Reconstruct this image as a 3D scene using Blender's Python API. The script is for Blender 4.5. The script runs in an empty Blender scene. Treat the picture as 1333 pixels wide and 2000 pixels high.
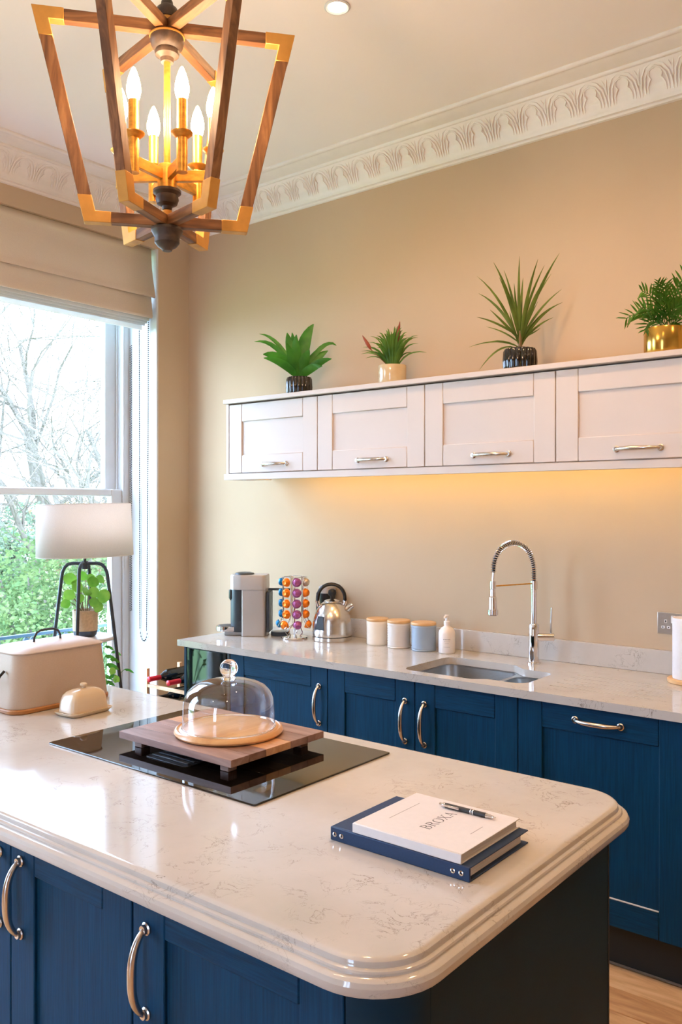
import bpy, bmesh, math, random
from mathutils import Vector, Matrix

S = bpy.context.scene
COL = S.collection
PI = math.pi
rad = math.radians

# ------------------------------------------------------------------ camera
YAW = rad(38.63)
cam_d = bpy.data.cameras.new('camera')
cam = bpy.data.objects.new('camera', cam_d)
COL.objects.link(cam)
cam.location = (0, 0, 1.565)
cam.rotation_euler = (PI / 2, 0, YAW)
cam_d.sensor_width = 36.0
cam_d.sensor_height = 36.0
cam_d.lens = 1668.0 / 2000.0 * 36.0
cam_d.shift_y = -0.005
cam_d.clip_start = 0.02
S.camera = cam

# ------------------------------------------------------------------ world (bright overcast sky)
W = bpy.data.worlds.new('overcast_sky')
S.world = W
W.use_nodes = True
_bg = W.node_tree.nodes['Background']
_bg.inputs[0].default_value = (0.70, 0.94, 1.36, 1)
_bg.inputs[1].default_value = 7.8

# ------------------------------------------------------------------ colour management
S.view_settings.view_transform = 'Standard'
S.view_settings.look = 'None'
S.view_settings.exposure = 1.10
S.view_settings.gamma = 1.0
S.view_settings.use_curve_mapping = False

WARM = (1.0, 0.66, 0.34)
BULB_L = 90.0
SPOT_W = 20.0
STRIP_L = 21.0
DEEP = (1.0, 0.66, 0.22)

# ================================================================== helpers
CR = Vector((math.cos(YAW), math.sin(YAW), 0))      # horizontal axes used to describe how things are turned
CF = Vector((-math.sin(YAW), math.cos(YAW), 0))


def lin(c):
    return tuple((x / 12.92 if x <= .04045 else ((x + .055) / 1.055) ** 2.4) for x in (c[0] / 255, c[1] / 255, c[2] / 255))


def absloc(o):
    v = Vector((0, 0, 0))
    while o is not None:
        v = v + o.location
        o = o.parent
    return v


class MB:
    def __init__(self):
        self.v, self.f = [], []

    def add(self, vs, fs, M=None):
        b = len(self.v)
        self.v += [(M @ Vector(p)) if M is not None else Vector(p) for p in vs]
        self.f += [tuple(b + i for i in f) for f in fs]
        return self

    def box(self, x0, x1, y0, y1, z0, z1, M=None):
        return self.add([(x0, y0, z0), (x1, y0, z0), (x1, y1, z0), (x0, y1, z0), (x0, y0, z1), (x1, y0, z1), (x1, y1, z1), (x0, y1, z1)],
                        [(0, 3, 2, 1), (4, 5, 6, 7), (0, 1, 5, 4), (1, 2, 6, 5), (2, 3, 7, 6), (3, 0, 4, 7)], M)

    def lathe(self, prof, n=24, c=(0, 0, 0), M=None, rot=0, mod=None):
        vs, rings = [], []
        for r, z in prof:
            if r <= 1e-6:
                rings.append([len(vs)])
                vs.append((c[0], c[1], c[2] + z))
            else:
                ring = []
                for i in range(n):
                    a = 2 * PI * i / n + rot
                    rr = r * (mod(a) if mod else 1)
                    ring.append(len(vs))
                    vs.append((c[0] + rr * math.cos(a), c[1] + rr * math.sin(a), c[2] + z))
                rings.append(ring)
        fs = []
        for A, B in zip(rings, rings[1:]):
            if len(A) == 1 and len(B) == 1:
                continue
            for i in range(n):
                j = (i + 1) % n
                if len(A) == 1:
                    fs.append((A[0], B[j], B[i]))
                elif len(B) == 1:
                    fs.append((A[i], A[j], B[0]))
                else:
                    fs.append((A[i], A[j], B[j], B[i]))
        return self.add(vs, fs, M)

    def cyl(self, r, z0, z1, c=(0, 0, 0), n=24, M=None):
        return self.lathe([(0, z0), (r, z0), (r, z1), (0, z1)], n, c, M)

    def tube(self, path, r, n=8, closed=False, cap=True, M=None, flat=None):
        P = [Vector(p) for p in path]
        m = len(P)
        R = r if isinstance(r, (list, tuple)) else [r] * m
        vs, fs = [], []
        up = None
        for i in range(m):
            if closed:
                t = P[(i + 1) % m] - P[i - 1]
            else:
                t = P[min(i + 1, m - 1)] - P[max(i - 1, 0)]
            t.normalize()
            if up is None:
                up = Vector((0, 0, 1)) if abs(t.z) < .9 else Vector((1, 0, 0))
            s = t.cross(up)
            if s.length < 1e-5:
                s = t.cross(Vector((0, 1, 0)))
            s.normalize()
            up = s.cross(t).normalized()
            for k in range(n):
                a = 2 * PI * k / n
                q = s * math.cos(a) * R[i] + up * math.sin(a) * R[i]
                if flat:
                    d = Vector(flat[0])
                    q = q + d * q.dot(d) * (flat[1] - 1)
                vs.append(P[i] + q)
        L = m if closed else m - 1
        for i in range(L):
            for k in range(n):
                a, b = i * n + k, i * n + (k + 1) % n
                c, d = ((i + 1) % m) * n + (k + 1) % n, ((i + 1) % m) * n + k
                fs.append((a, b, c, d))
        if cap and not closed:
            fs.append(tuple(range(n))[::-1])
            fs.append(tuple((m - 1) * n + k for k in range(n)))
        return self.add(vs, fs, M)

    def loft(self, rings, cap0=True, cap1=True, M=None):
        n = len(rings[0])
        vs = [p for r in rings for p in r]
        fs = []
        for i in range(len(rings) - 1):
            for k in range(n):
                fs.append((i * n + k, i * n + (k + 1) % n, (i + 1) * n + (k + 1) % n, (i + 1) * n + k))
        if cap0:
            fs.append(tuple(range(n))[::-1])
        if cap1:
            fs.append(tuple((len(rings) - 1) * n + k for k in range(n)))
        return self.add(vs, fs, M)

    def prism(self, poly, z0, z1, M=None):
        return self.loft([[(x, y, z0) for x, y in poly], [(x, y, z1) for x, y in poly]], M=M)

    def ball(self, c, r, n=8, m=5, sz=1.0):
        return self.lathe([(r * math.sin(PI * i / m), -r * sz * math.cos(PI * i / m)) for i in range(m + 1)], n, c)

    def build(self, name, m, parent=None, bev=0, seg=2, smooth=38, local=False, loc=None, rot=None, kind=None, label=None, recalc=True, solid=0):
        off = Vector((0, 0, 0)) if (parent is None or local) else absloc(parent)
        me = bpy.data.meshes.new(name)
        me.from_pydata([tuple(p - off) for p in self.v], [], self.f)
        if recalc:
            bm = bmesh.new()
            bm.from_mesh(me)
            bmesh.ops.recalc_face_normals(bm, faces=bm.faces)
            bm.to_mesh(me)
            bm.free()
        if smooth:
            me.polygons.foreach_set('use_smooth', [True] * len(me.polygons))
            me.set_sharp_from_angle(angle=rad(smooth))
        me.materials.append(m)
        me.update()
        o = bpy.data.objects.new(name, me)
        COL.objects.link(o)
        if parent is not None:
            o.parent = parent
        if loc is not None:
            o.location = loc
        if rot is not None:
            o.rotation_euler = rot
        if bev:
            b = o.modifiers.new('bevel', 'BEVEL')
            b.width = bev
            b.segments = seg
            b.limit_method = 'ANGLE'
            b.angle_limit = rad(40)
        if solid:
            b = o.modifiers.new('thickness', 'SOLIDIFY')
            b.thickness = solid
            b.offset = 0
        if kind:
            o['kind'] = kind
        if label:
            o['label'] = label
        return o


def thing(name, label, cat, loc=(0, 0, 0), rotz=0, group=None):
    o = bpy.data.objects.new(name, None)
    COL.objects.link(o)
    o.location = loc
    o.rotation_euler = (0, 0, rotz)
    o.empty_display_size = .05
    o['label'] = label
    o['category'] = cat
    if group:
        o['group'] = group
    return o


def tag(o, label, cat, group=None):
    o['label'] = label
    o['category'] = cat
    if group:
        o['group'] = group
    return o


def structure(name, loc=(0, 0, 0)):
    o = bpy.data.objects.new(name, None)
    COL.objects.link(o)
    o.location = loc
    o['kind'] = 'structure'
    return o


def dup(o, parent=None):
    c = o.copy()
    COL.objects.link(c)
    c.parent = parent
    for ch in list(o.children):
        dup(ch, c)
    return c


def bez(p0, p1, p2, n):
    p0, p1, p2 = Vector(p0), Vector(p1), Vector(p2)
    return [p0 * (1 - t) ** 2 + p1 * 2 * t * (1 - t) + p2 * t * t for t in [i / n for i in range(n + 1)]]


def fillet(poly, rs, n=6):
    out = []
    m = len(poly)
    for i, p in enumerate(poly):
        r = rs[i] if isinstance(rs, (list, tuple)) else rs
        P, A, B = Vector(p), Vector(poly[i - 1]), Vector(poly[(i + 1) % m])
        da, db = (A - P).normalized(), (B - P).normalized()
        ang = da.angle(db)
        d = min(r / math.tan(ang / 2), (A - P).length * .48, (B - P).length * .48)
        r = d * math.tan(ang / 2)
        c = P + (da + db).normalized() * (r / math.sin(ang / 2))
        s, e = P + da * d - c, P + db * d - c
        a0 = math.atan2(s.y, s.x)
        a1 = math.atan2(e.y, e.x)
        dd = (a1 - a0 + PI) % (2 * PI) - PI
        for k in range(n + 1):
            a = a0 + dd * k / n
            out.append((c.x + r * math.cos(a), c.y + r * math.sin(a)))
    return out


def rrect(x0, x1, y0, y1, r, n=8, off=0):
    out = []
    for cx, cy, a0 in ((x1 - r, y0 + r, -PI / 2), (x1 - r, y1 - r, 0), (x0 + r, y1 - r, PI / 2), (x0 + r, y0 + r, PI)):
        for k in range(n + 1):
            a = a0 + PI / 2 * k / n
            out.append((cx + (r + off) * math.cos(a), cy + (r + off) * math.sin(a)))
    return out


def plate(name, outer, holes, z0, z1, m, parent=None, bev=0, extra=None):
    """flat slab with holes, made by filling a 2D curve"""
    cd = bpy.data.curves.new('tmp', 'CURVE')
    cd.dimensions = '2D'
    cd.fill_mode = 'BOTH'
    cd.extrude = (z1 - z0) / 2
    for pl in [outer] + holes:
        sp = cd.splines.new('POLY')
        sp.points.add(len(pl) - 1)
        for q, p in zip(sp.points, pl):
            q.co = (p[0], p[1], 0, 1)
        sp.use_cyclic_u = True
    to = bpy.data.objects.new('tmp', cd)
    COL.objects.link(to)
    bpy.context.view_layer.update()
    me = bpy.data.meshes.new_from_object(to.evaluated_get(bpy.context.evaluated_depsgraph_get()))
    bpy.data.objects.remove(to)
    mb = MB()
    zm = (z0 + z1) / 2
    mb.add([(v.co.x, v.co.y, v.co.z + zm) for v in me.vertices], [tuple(p.vertices) for p in me.polygons])
    if extra:
        mb.add(extra.v, extra.f)
    bpy.data.meshes.remove(me)
    return mb.build(name, m, parent, bev=bev, smooth=30)


# ================================================================== materials
def _new(name):
    m = bpy.data.materials.new(name)
    m.use_nodes = True
    nt = m.node_tree
    return m, nt, nt.nodes['Principled BSDF'], nt.nodes['Material Output']


def _coord(nt, scale=(1, 1, 1), rot=(0, 0, 0)):
    tc = nt.nodes.new('ShaderNodeTexCoord')
    mp = nt.nodes.new('ShaderNodeMapping')
    mp.inputs['Scale'].default_value = scale
    mp.inputs['Rotation'].default_value = rot
    nt.links.new(tc.outputs['Object'], mp.inputs['Vector'])
    return mp.outputs['Vector']


def _noise(nt, vec, scale, detail=4, rough=.55, dist=0):
    n = nt.nodes.new('ShaderNodeTexNoise')
    n.inputs['Scale'].default_value = scale
    n.inputs['Detail'].default_value = detail
    n.inputs['Roughness'].default_value = rough
    n.inputs['Distortion'].default_value = dist
    if vec is not None:
        nt.links.new(vec, n.inputs['Vector'])
    return n.outputs['Fac']


def _ramp(nt, fac, stops):
    r = nt.nodes.new('ShaderNodeValToRGB')
    el = r.color_ramp.elements
    while len(el) < len(stops):
        el.new(.5)
    for e, (p, c) in zip(el, stops):
        e.position = p
        e.color = (c[0], c[1], c[2], 1)
    nt.links.new(fac, r.inputs['Fac'])
    return r.outputs['Color']


def _bump(nt, b, fac, strength, dist=.002):
    n = nt.nodes.new('ShaderNodeBump')
    n.inputs['Strength'].default_value = strength
    n.inputs['Distance'].default_value = dist
    nt.links.new(fac, n.inputs['Height'])
    nt.links.new(n.outputs['Normal'], b.inputs['Normal'])


def mat(name, c, rough=.5, metal=0, spec=.5, var=.06, vscale=6, stretch=(1, 1, 1), bump=0, bscale=None, coat=0, srgb=True, trans=0, sub=0, detail=4, bdist=.002):
    c = lin(c) if srgb else c
    m, nt, b, _ = _new(name)
    vec = _coord(nt, stretch)
    f = _noise(nt, vec, vscale, detail)
    lo = tuple(x * (1 - var) for x in c)
    hi = tuple(min(1, x * (1 + var)) for x in c)
    nt.links.new(_ramp(nt, f, [(.3, lo), (.7, hi)]), b.inputs['Base Color'])
    b.inputs['Roughness'].default_value = rough
    b.inputs['Metallic'].default_value = metal
    b.inputs['Specular IOR Level'].default_value = spec
    b.inputs['Coat Weight'].default_value = coat
    b.inputs['Transmission Weight'].default_value = trans
    if bump:
        f2 = _noise(nt, vec, bscale or vscale, detail)
        _bump(nt, b, f2, bump, bdist)
    return m


def wood(name, cols, along='x', rough=.45, scale=9, dist=1.2, bump=.15, coat=0, stretch=10, spec=.5):
    m, nt, b, _ = _new(name)
    st = {'x': (1, stretch, stretch), 'y': (stretch, 1, stretch), 'z': (stretch, stretch, 1)}[along]
    vec = _coord(nt, st)
    f = _noise(nt, vec, scale / 4, 5, .6, dist)
    cols = [lin(c) for c in cols]
    n = len(cols)
    nt.links.new(_ramp(nt, f, [(.28 + .44 * i / (n - 1), c) for i, c in enumerate(cols)]), b.inputs['Base Color'])
    b.inputs['Roughness'].default_value = rough
    b.inputs['Coat Weight'].default_value = coat
    b.inputs['Specular IOR Level'].default_value = spec
    if bump:
        _bump(nt, b, _noise(nt, vec, scale, 6, .7), bump, .001)
    return m


def quartz(name):
    m, nt, b, _ = _new(name)
    vec = _coord(nt)
    n1 = _noise(nt, vec, 15, 7, .62, .9)
    d = nt.nodes.new('ShaderNodeMath')
    d.operation = 'SUBTRACT'
    d.inputs[1].default_value = .5
    nt.links.new(n1, d.inputs[0])
    a = nt.nodes.new('ShaderNodeMath')
    a.operation = 'ABSOLUTE'
    nt.links.new(d.outputs[0], a.inputs[0])
    vein = _ramp(nt, a.outputs[0], [(0.0, (1, 1, 1)), (.011, (0, 0, 0))])
    msk = _ramp(nt, _noise(nt, vec, 9.0, 3, .6), [(.48, (0, 0, 0)), (.66, (1, 1, 1))])
    mul = nt.nodes.new('ShaderNodeMix')
    mul.data_type = 'RGBA'
    mul.blend_type = 'MULTIPLY'
    mul.inputs[0].default_value = 1
    nt.links.new(vein, mul.inputs[6])
    nt.links.new(msk, mul.inputs[7])
    base = _ramp(nt, _noise(nt, vec, 5, 5, .6), [(.3, lin((186, 180, 171))), (.7, lin((197, 191, 183)))])
    mx = nt.nodes.new('ShaderNodeMix')
    mx.data_type = 'RGBA'
    nt.links.new(mul.outputs[2], mx.inputs[0])
    nt.links.new(base, mx.inputs[6])
    mx.inputs[7].default_value = (*lin((126, 116, 105)), 1)
    nt.links.new(mx.outputs[2], b.inputs['Base Color'])
    b.inputs['Roughness'].default_value = .09
    b.inputs['Specular IOR Level'].default_value = .62
    return m


def thin_glass(name, tint=(1, 1, 1), ior=1.5, rough=0.0, gain=1.0):
    m, nt, b, out = _new(name)
    nt.nodes.remove(b)
    t = nt.nodes.new('ShaderNodeBsdfTransparent')
    t.inputs[0].default_value = (*tint, 1)
    g = nt.nodes.new('ShaderNodeBsdfGlossy')
    g.inputs['Roughness'].default_value = rough
    fr = nt.nodes.new('ShaderNodeFresnel')
    ge = nt.nodes.new('ShaderNodeNewGeometry')
    io = nt.nodes.new('ShaderNodeMapRange')       # same reflectance on leaving the sheet as on entering it
    io.inputs['To Min'].default_value = ior
    io.inputs['To Max'].default_value = 1 / ior
    nt.links.new(ge.outputs['Backfacing'], io.inputs['Value'])
    nt.links.new(io.outputs[0], fr.inputs['IOR'])
    nz = _noise(nt, _coord(nt), 2.0)
    mp = nt.nodes.new('ShaderNodeMapRange')
    mp.inputs['To Min'].default_value = gain * .98
    mp.inputs['To Max'].default_value = gain * 1.02
    nt.links.new(nz, mp.inputs['Value'])
    mu = nt.nodes.new('ShaderNodeMath')
    mu.operation = 'MULTIPLY'
    mu.use_clamp = True
    nt.links.new(fr.outputs[0], mu.inputs[0])
    nt.links.new(mp.outputs[0], mu.inputs[1])
    mx = nt.nodes.new('ShaderNodeMixShader')
    nt.links.new(mu.outputs[0], mx.inputs[0])
    nt.links.new(t.outputs[0], mx.inputs[1])
    nt.links.new(g.outputs[0], mx.inputs[2])
    nt.links.new(mx.outputs[0], out.inputs['Surface'])
    return m


def glass(name, tint=(1, 1, 1), rough=0):
    m, nt, b, _ = _new(name)
    b.inputs['Base Color'].default_value = (*tint, 1)
    b.inputs['Transmission Weight'].default_value = 1
    b.inputs['Roughness'].default_value = rough
    b.inputs['IOR'].default_value = 1.48
    return m


def emit(name, c, s):
    m, nt, b, out = _new(name)
    nt.nodes.remove(b)
    e = nt.nodes.new('ShaderNodeEmission')
    e.inputs[0].default_value = (*c, 1)
    e.inputs[1].default_value = s
    nt.links.new(e.outputs[0], out.inputs['Surface'])
    return m


def fabric(name, c, trans=.3, scale=500):
    """woven cloth that lets some light through"""
    m, nt, b, out = _new(name)
    vec = _coord(nt)
    c = lin(c)
    f = _noise(nt, vec, scale, 2)
    col = _ramp(nt, f, [(.3, tuple(x * .94 for x in c)), (.7, tuple(min(1, x * 1.05) for x in c))])
    nt.links.new(col, b.inputs['Base Color'])
    b.inputs['Roughness'].default_value = .9
    b.inputs['Specular IOR Level'].default_value = .1
    _bump(nt, b, f, .2, .001)
    tr = nt.nodes.new('ShaderNodeBsdfTranslucent')
    nt.links.new(col, tr.inputs[0])
    mx = nt.nodes.new('ShaderNodeMixShader')
    mx.inputs[0].default_value = trans
    nt.links.new(b.outputs[0], mx.inputs[1])
    nt.links.new(tr.outputs[0], mx.inputs[2])
    nt.links.new(mx.outputs[0], out.inputs['Surface'])
    return m


def leafmat(name, c1, c2, trans=.35, rough=.4, scale=9, spec=.5):
    m, nt, b, out = _new(name)
    col = _ramp(nt, _noise(nt, _coord(nt), scale, 3), [(.3, lin(c1)), (.7, lin(c2))])
    nt.links.new(col, b.inputs['Base Color'])
    b.inputs['Roughness'].default_value = rough
    b.inputs['Specular IOR Level'].default_value = spec
    tr = nt.nodes.new('ShaderNodeBsdfTranslucent')
    nt.links.new(col, tr.inputs[0])
    mx = nt.nodes.new('ShaderNodeMixShader')
    mx.inputs[0].default_value = trans
    nt.links.new(b.outputs[0], mx.inputs[1])
    nt.links.new(tr.outputs[0], mx.inputs[2])
    nt.links.new(mx.outputs[0], out.inputs['Surface'])
    return m


M = {}
M['wall'] = mat('wall_paint', (197, 172, 142), .85, var=.02, vscale=3, bump=.05, bscale=220, spec=.25)
M['ceiling'] = mat('ceiling_paint', (244, 234, 227), .9, var=.01, vscale=2, bump=.03, bscale=150, spec=.2)
M['plaster'] = mat('white_plaster', (238, 229, 220), .75, var=.02, vscale=20, spec=.3)
M['white'] = mat('white_gloss_paint', (208, 208, 208), .4, var=.02, vscale=10)
M['blue_v'] = mat('navy_paint_upright_grain', (2, 56, 88), .55, spec=.16, var=.24, vscale=7, stretch=(26, 26, 1), bump=.35, bscale=16, detail=6, bdist=.0012)
M['blue_h'] = mat('navy_paint_level_grain', (2, 56, 88), .55, spec=.16, var=.34, vscale=7, stretch=(1.2, 26, 26), bump=.55, bscale=16, detail=6, bdist=.0012)
M['blue_smooth'] = mat('navy_paint_plain', (4, 44, 64), .55, spec=.16, var=.05, vscale=9, bump=.05, bscale=300)
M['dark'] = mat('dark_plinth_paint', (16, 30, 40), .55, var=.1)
M['mussel'] = mat('pale_cabinet_paint', (205, 192, 182), .45, var=.015, vscale=5, spec=.4)
M['quartz'] = quartz('speckled_quartz')
M['nickel'] = mat('brushed_nickel', (206, 200, 192), .26, 1, var=.05, vscale=60)
M['chrome'] = mat('chrome', (225, 225, 228), .06, 1, var=.01)
M['steel'] = mat('brushed_steel', (190, 190, 188), .3, 1, var=.06, vscale=40, stretch=(1, 1, 14))
M['steel_polished'] = mat('kettle_steel', (216, 210, 202), .22, 1, var=.04, vscale=20, stretch=(1, 1, 10))
M['black_glass'] = mat('black_hob_glass', (8, 8, 9), .03, var=.1, spec=.75)
M['black_plastic'] = mat('black_plastic', (17, 17, 19), .32, var=.1)
M['black_metal'] = mat('dark_grey_lamp_metal', (62, 66, 72), .45, .4, var=.08, vscale=30)
M['brass'] = mat('satin_gold_metal', (206, 152, 74), .5, .55, var=.1, vscale=26, bump=.05, bscale=80)
M['gold'] = mat('gold_leaf_metal', (214, 158, 70), .36, .75, var=.22, vscale=45, stretch=(1, 1, 2), bump=.12)
M['fixture_wood_x'] = wood('weathered_wood_level', [(70, 44, 24), (122, 80, 44), (156, 110, 66)], 'x', .6, 14, 1.5, .3, stretch=9)
M['fixture_wood_z'] = wood('weathered_wood_upright', [(70, 44, 24), (122, 80, 44), (156, 110, 66)], 'z', .6, 14, 1.5, .3, stretch=9)
M['turned_wood'] = wood('turned_dark_wood', [(44, 32, 26), (70, 54, 42), (92, 72, 56)], 'x', .5, 20, 1.0, .2, stretch=4)
M['pane'] = thin_glass('window_pane_glass', (.97, .99, .985), 1.45, 0, 1.0)
M['dome_glass'] = thin_glass('cloche_glass', (.985, .988, .988), 1.62, 0, 1.5)
M['clear'] = thin_glass('clear_plastic', (.95, .97, .98), 1.45, .02, 1.0)
M['knob_glass'] = glass('solid_glass')
M['linen'] = fabric('linen_blind_cloth', (244, 228, 210), .42)
M['lining'] = fabric('white_blind_lining', (236, 234, 230), .35)
M['shade'] = fabric('white_lamp_shade_cloth', (238, 229, 220), .42)
M['enamel'] = mat('cream_enamel', (190, 168, 146), .48, var=.03, vscale=260, bump=.06, bscale=300)
M['cream_ceramic'] = mat('cream_stoneware', (208, 187, 158), .22, var=.03, vscale=8, coat=.3)
M['paper'] = mat('white_paper', (216, 211, 207), .8, var=.02, vscale=90, bump=.05)
M['pages'] = mat('paper_page_edges', (214, 206, 200), .85, var=.14, vscale=12, stretch=(1, 1, 90))
M['binder'] = mat('navy_binder_cloth', (20, 50, 86), .6, var=.1, vscale=220, bump=.15)
M['ink'] = mat('grey_print_ink', (72, 68, 66), .8, var=.05)
M['faint_ink'] = mat('faint_print_ink', (160, 154, 150), .8, var=.05)
M['beech'] = wood('pale_beech', [(196, 142, 88), (214, 164, 108), (226, 182, 128)], 'y', .35, 10, .8, .06, coat=.15, stretch=8)
M['lid_wood'] = wood('pale_lid_wood', [(205, 158, 104), (222, 180, 126)], 'x', .5, 10, .6, .06, stretch=8)
M['bin_wood'] = wood('oiled_bin_wood', [(140, 88, 42), (176, 118, 62)], 'y', .45, 10, .8, .1, stretch=8)
M['walnut'] = [wood('walnut_strip_%d' % i, c, 'x', .42, 9, 1.4, .12, stretch=9) for i, c in enumerate((
    [(120, 84, 70), (158, 122, 106), (182, 148, 130)], [(92, 62, 50), (128, 94, 80), (152, 118, 104)],
    [(186, 134, 92), (206, 156, 112), (216, 172, 130)], [(104, 72, 60), (140, 106, 92), (168, 134, 118)]))]
M['floor_wood'] = [wood('oak_plank_%d' % i, c, 'x', .42, 7, 1.8, .08, stretch=8) for i, c in enumerate((
    [(176, 124, 76), (212, 164, 112), (228, 186, 138)], [(162, 112, 68), (200, 150, 100), (220, 174, 124)],
    [(188, 138, 90), (220, 174, 124), (232, 194, 148)]))]
M['rack_wood'] = wood('pine_rack_wood', [(206, 160, 116), (228, 192, 150)], 'z', .55, 9, .7, .06, stretch=8)
M['wine_glass'] = mat('dark_bottle_glass', (10, 14, 14), .06, var=.1, spec=.7)
M['red_foil'] = mat('red_bottle_foil', (196, 24, 44), .32, .35, var=.1, vscale=30)
M['black_foil'] = mat('black_bottle_foil', (14, 14, 16), .3, .3, var=.1, vscale=30)
M['black_pot'] = mat('black_glazed_pot', (20, 19, 21), .1, var=.1, coat=.5)
M['cream_pot'] = mat('cream_glazed_pot', (206, 184, 146), .15, var=.1, vscale=14, coat=.4)
M['gold_pot'] = mat('gold_pot_metal', (196, 158, 74), .18, .9, var=.08, vscale=10)
M['speckle_pot'] = mat('beige_speckled_pot', (196, 170, 136), .55, var=.12, vscale=90)
M['navy_band'] = mat('slate_pot_base', (58, 66, 78), .5, var=.08, vscale=40)
M['soil'] = mat('potting_soil', (58, 42, 32), .95, var=.3, vscale=60, bump=.6, bdist=.01)
M['leaf1'] = leafmat('broad_dark_leaf', (40, 110, 26), (84, 156, 50), .3)
M['leaf2'] = leafmat('narrow_green_leaf', (52, 104, 36), (112, 156, 58), .3)
M['leaf3'] = leafmat('spiky_olive_leaf', (70, 96, 34), (122, 142, 58), .3)
M['leaf4'] = leafmat('palm_leaf', (34, 92, 22), (92, 144, 44), .3)
M['leaf5'] = leafmat('round_bright_leaf', (84, 140, 38), (150, 186, 76), .5)
M['bract'] = leafmat('red_bract', (120, 48, 36), (168, 84, 62), .2)
M['stem'] = mat('plant_stem', (120, 96, 58), .6, var=.2)
M['bark'] = mat('pale_bark', (98, 90, 80), .95, spec=0, var=.2, vscale=12)
M['hedge1'] = leafmat('garden_leaf_green', (54, 80, 50), (116, 130, 80), .3, .9, 3, 0)
M['hedge2'] = leafmat('garden_leaf_yellow', (104, 106, 56), (158, 146, 96), .3, .9, 3, 0)
M['hedge3'] = leafmat('garden_leaf_grey_green', (74, 94, 76), (128, 136, 110), .3, .9, 3, 0)
M['hedge4'] = leafmat('garden_leaf_russet', (128, 108, 80), (170, 148, 116), .3, .9, 3, 0)
M['rail_paint'] = mat('balcony_rail_paint', (36, 66, 84), .5, .2, var=.1)
M['balcony'] = mat('balcony_stone', (178, 170, 158), .85, var=.1)
M['grass'] = mat('lawn', (110, 138, 78), .9, var=.25, vscale=5)
M['silver_plastic'] = mat('silver_plastic', (186, 180, 174), .4, .35, var=.03)
M['grey_plastic'] = mat('dark_grey_plastic', (44, 50, 56), .4, var=.06)
M['orange_foil'] = mat('orange_foil', (242, 132, 22), .28, .5, var=.08, vscale=60)
M['purple_foil'] = mat('purple_foil', (168, 92, 148), .28, .5, var=.08, vscale=60)
M['blue_foil'] = mat('blue_foil', (18, 112, 158), .28, .5, var=.08, vscale=60)
M['silver_foil'] = mat('silver_foil', (196, 180, 160), .28, .6, var=.08, vscale=60)
M['can1'] = mat('cream_canister_glaze', (228, 214, 194), .4, var=.03)
M['can2'] = mat('stone_canister_glaze', (214, 204, 192), .4, var=.03)
M['can3'] = mat('blue_grey_canister_glaze', (150, 166, 182), .4, var=.05)
M['soap'] = mat('white_soap_bottle', (236, 228, 220), .3, var=.02)
M['socket_face'] = mat('polished_socket_plate', (205, 195, 182), .28, .92, var=.02)
M['white_plastic'] = mat('white_plastic', (240, 236, 230), .4, var=.02)
M['slot'] = mat('black_socket_slot', (6, 6, 6), .8, var=.1)
M['cooler_glass'] = mat('dark_cooler_glass', (14, 26, 30), .05, var=.1, spec=.8)
M['grey_seal'] = mat('grey_seal_strip', (128, 116, 104), .6)
M['chain'] = mat('grey_bead_metal', (30, 30, 32), .6, 0, var=.05)
M['bulb'] = emit('lit_candle_bulb', (1.0, .68, .41), BULB_L)
M['lamp_disc'] = emit('lit_downlight', (1.0, .86, .66), 18)
M['strip'] = emit('lit_led_strip', DEEP, STRIP_L)

# ================================================================== room shell
CZ = 3.315
RX0, RX1, RY0, RY1 = -3.9, 2.6, -2.6, 3.42
mb = MB().box(RX0 - .45, RX1 + .2, RY0 - .2, RY1 + .2, -.2, -.006)
floor = mb.build('floor', M['floor_wood'][1], kind='structure')
random.seed(5)
y = 2.862
row = 0
while y > -.6:
    y0 = y - (.134 if row == 0 else .127)
    x = RX0 - random.uniform(.1, 1.2)
    while x < RX1:
        L = random.choice((1.4, 1.8, 2.2))
        a, b = max(x, RX0), min(x + L, RX1)
        if b - a > .05:
            xm, ym = (a + b) / 2, (y0 + y) / 2
            p = MB().box(a - xm + .0008, b - xm - .0008, y0 - ym + .0012, y - ym - .0012, -.006, 0).build(
                'plank', random.choice(M['floor_wood']), floor, local=True, loc=(xm, ym, 0), bev=.0012, seg=1)
        x += L
    y = y0
    row += 1
MB().box(RX0 - .45, RX1 + .2, RY0 - .2, RY1 + .2, CZ, CZ + .2).build('ceiling', M['ceiling'], kind='structure')
MB().box(RX0 - .45, RX1 + .2, RY1, RY1 + .2, 0, CZ).build('wall_rear', M['wall'], kind='structure')
MB().box(RX1, RX1 + .2, RY0, RY1, 0, CZ).build('wall_right', M['wall'], kind='structure')
WIN3 = (-1.1, -.4)
mb = MB().box(RX0 - .45, WIN3[0], RY0 - .2, RY0, 0, CZ).box(WIN3[1], RX1, RY0 - .2, RY0, 0, CZ)
mb.box(WIN3[0], WIN3[1], RY0 - .2, RY0, 0, .3).box(WIN3[0], WIN3[1], RY0 - .2, RY0, 2.75, CZ)
mb.build('wall_front', M['wall'], kind='structure', smooth=0)
w3 = structure('window_3', ((WIN3[0] + WIN3[1]) / 2, RY0 - .1, .3))
mb = MB()
for xq in (WIN3[0], (WIN3[0] + WIN3[1]) / 2 - .04, WIN3[1] - .08):
    mb.box(xq, xq + .08, RY0 - .13, RY0 - .07, .3, 2.75)
for zq in (.3, 1.5, 2.67):
    mb.box(WIN3[0], WIN3[1], RY0 - .128, RY0 - .072, zq, zq + .08)
mb.build('window_frame', M['white'], w3, smooth=0)
MB().box(WIN3[0], WIN3[1], RY0 - .103, RY0 - .097, .3, 2.75).build('pane', M['pane'], w3)
WIN1 = (1.66, 3.188)
WIN2 = (-.72, .82)
WZ0, WZ1 = .30, 3.05
wx0 = RX0 - .42
mb = MB()
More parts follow.
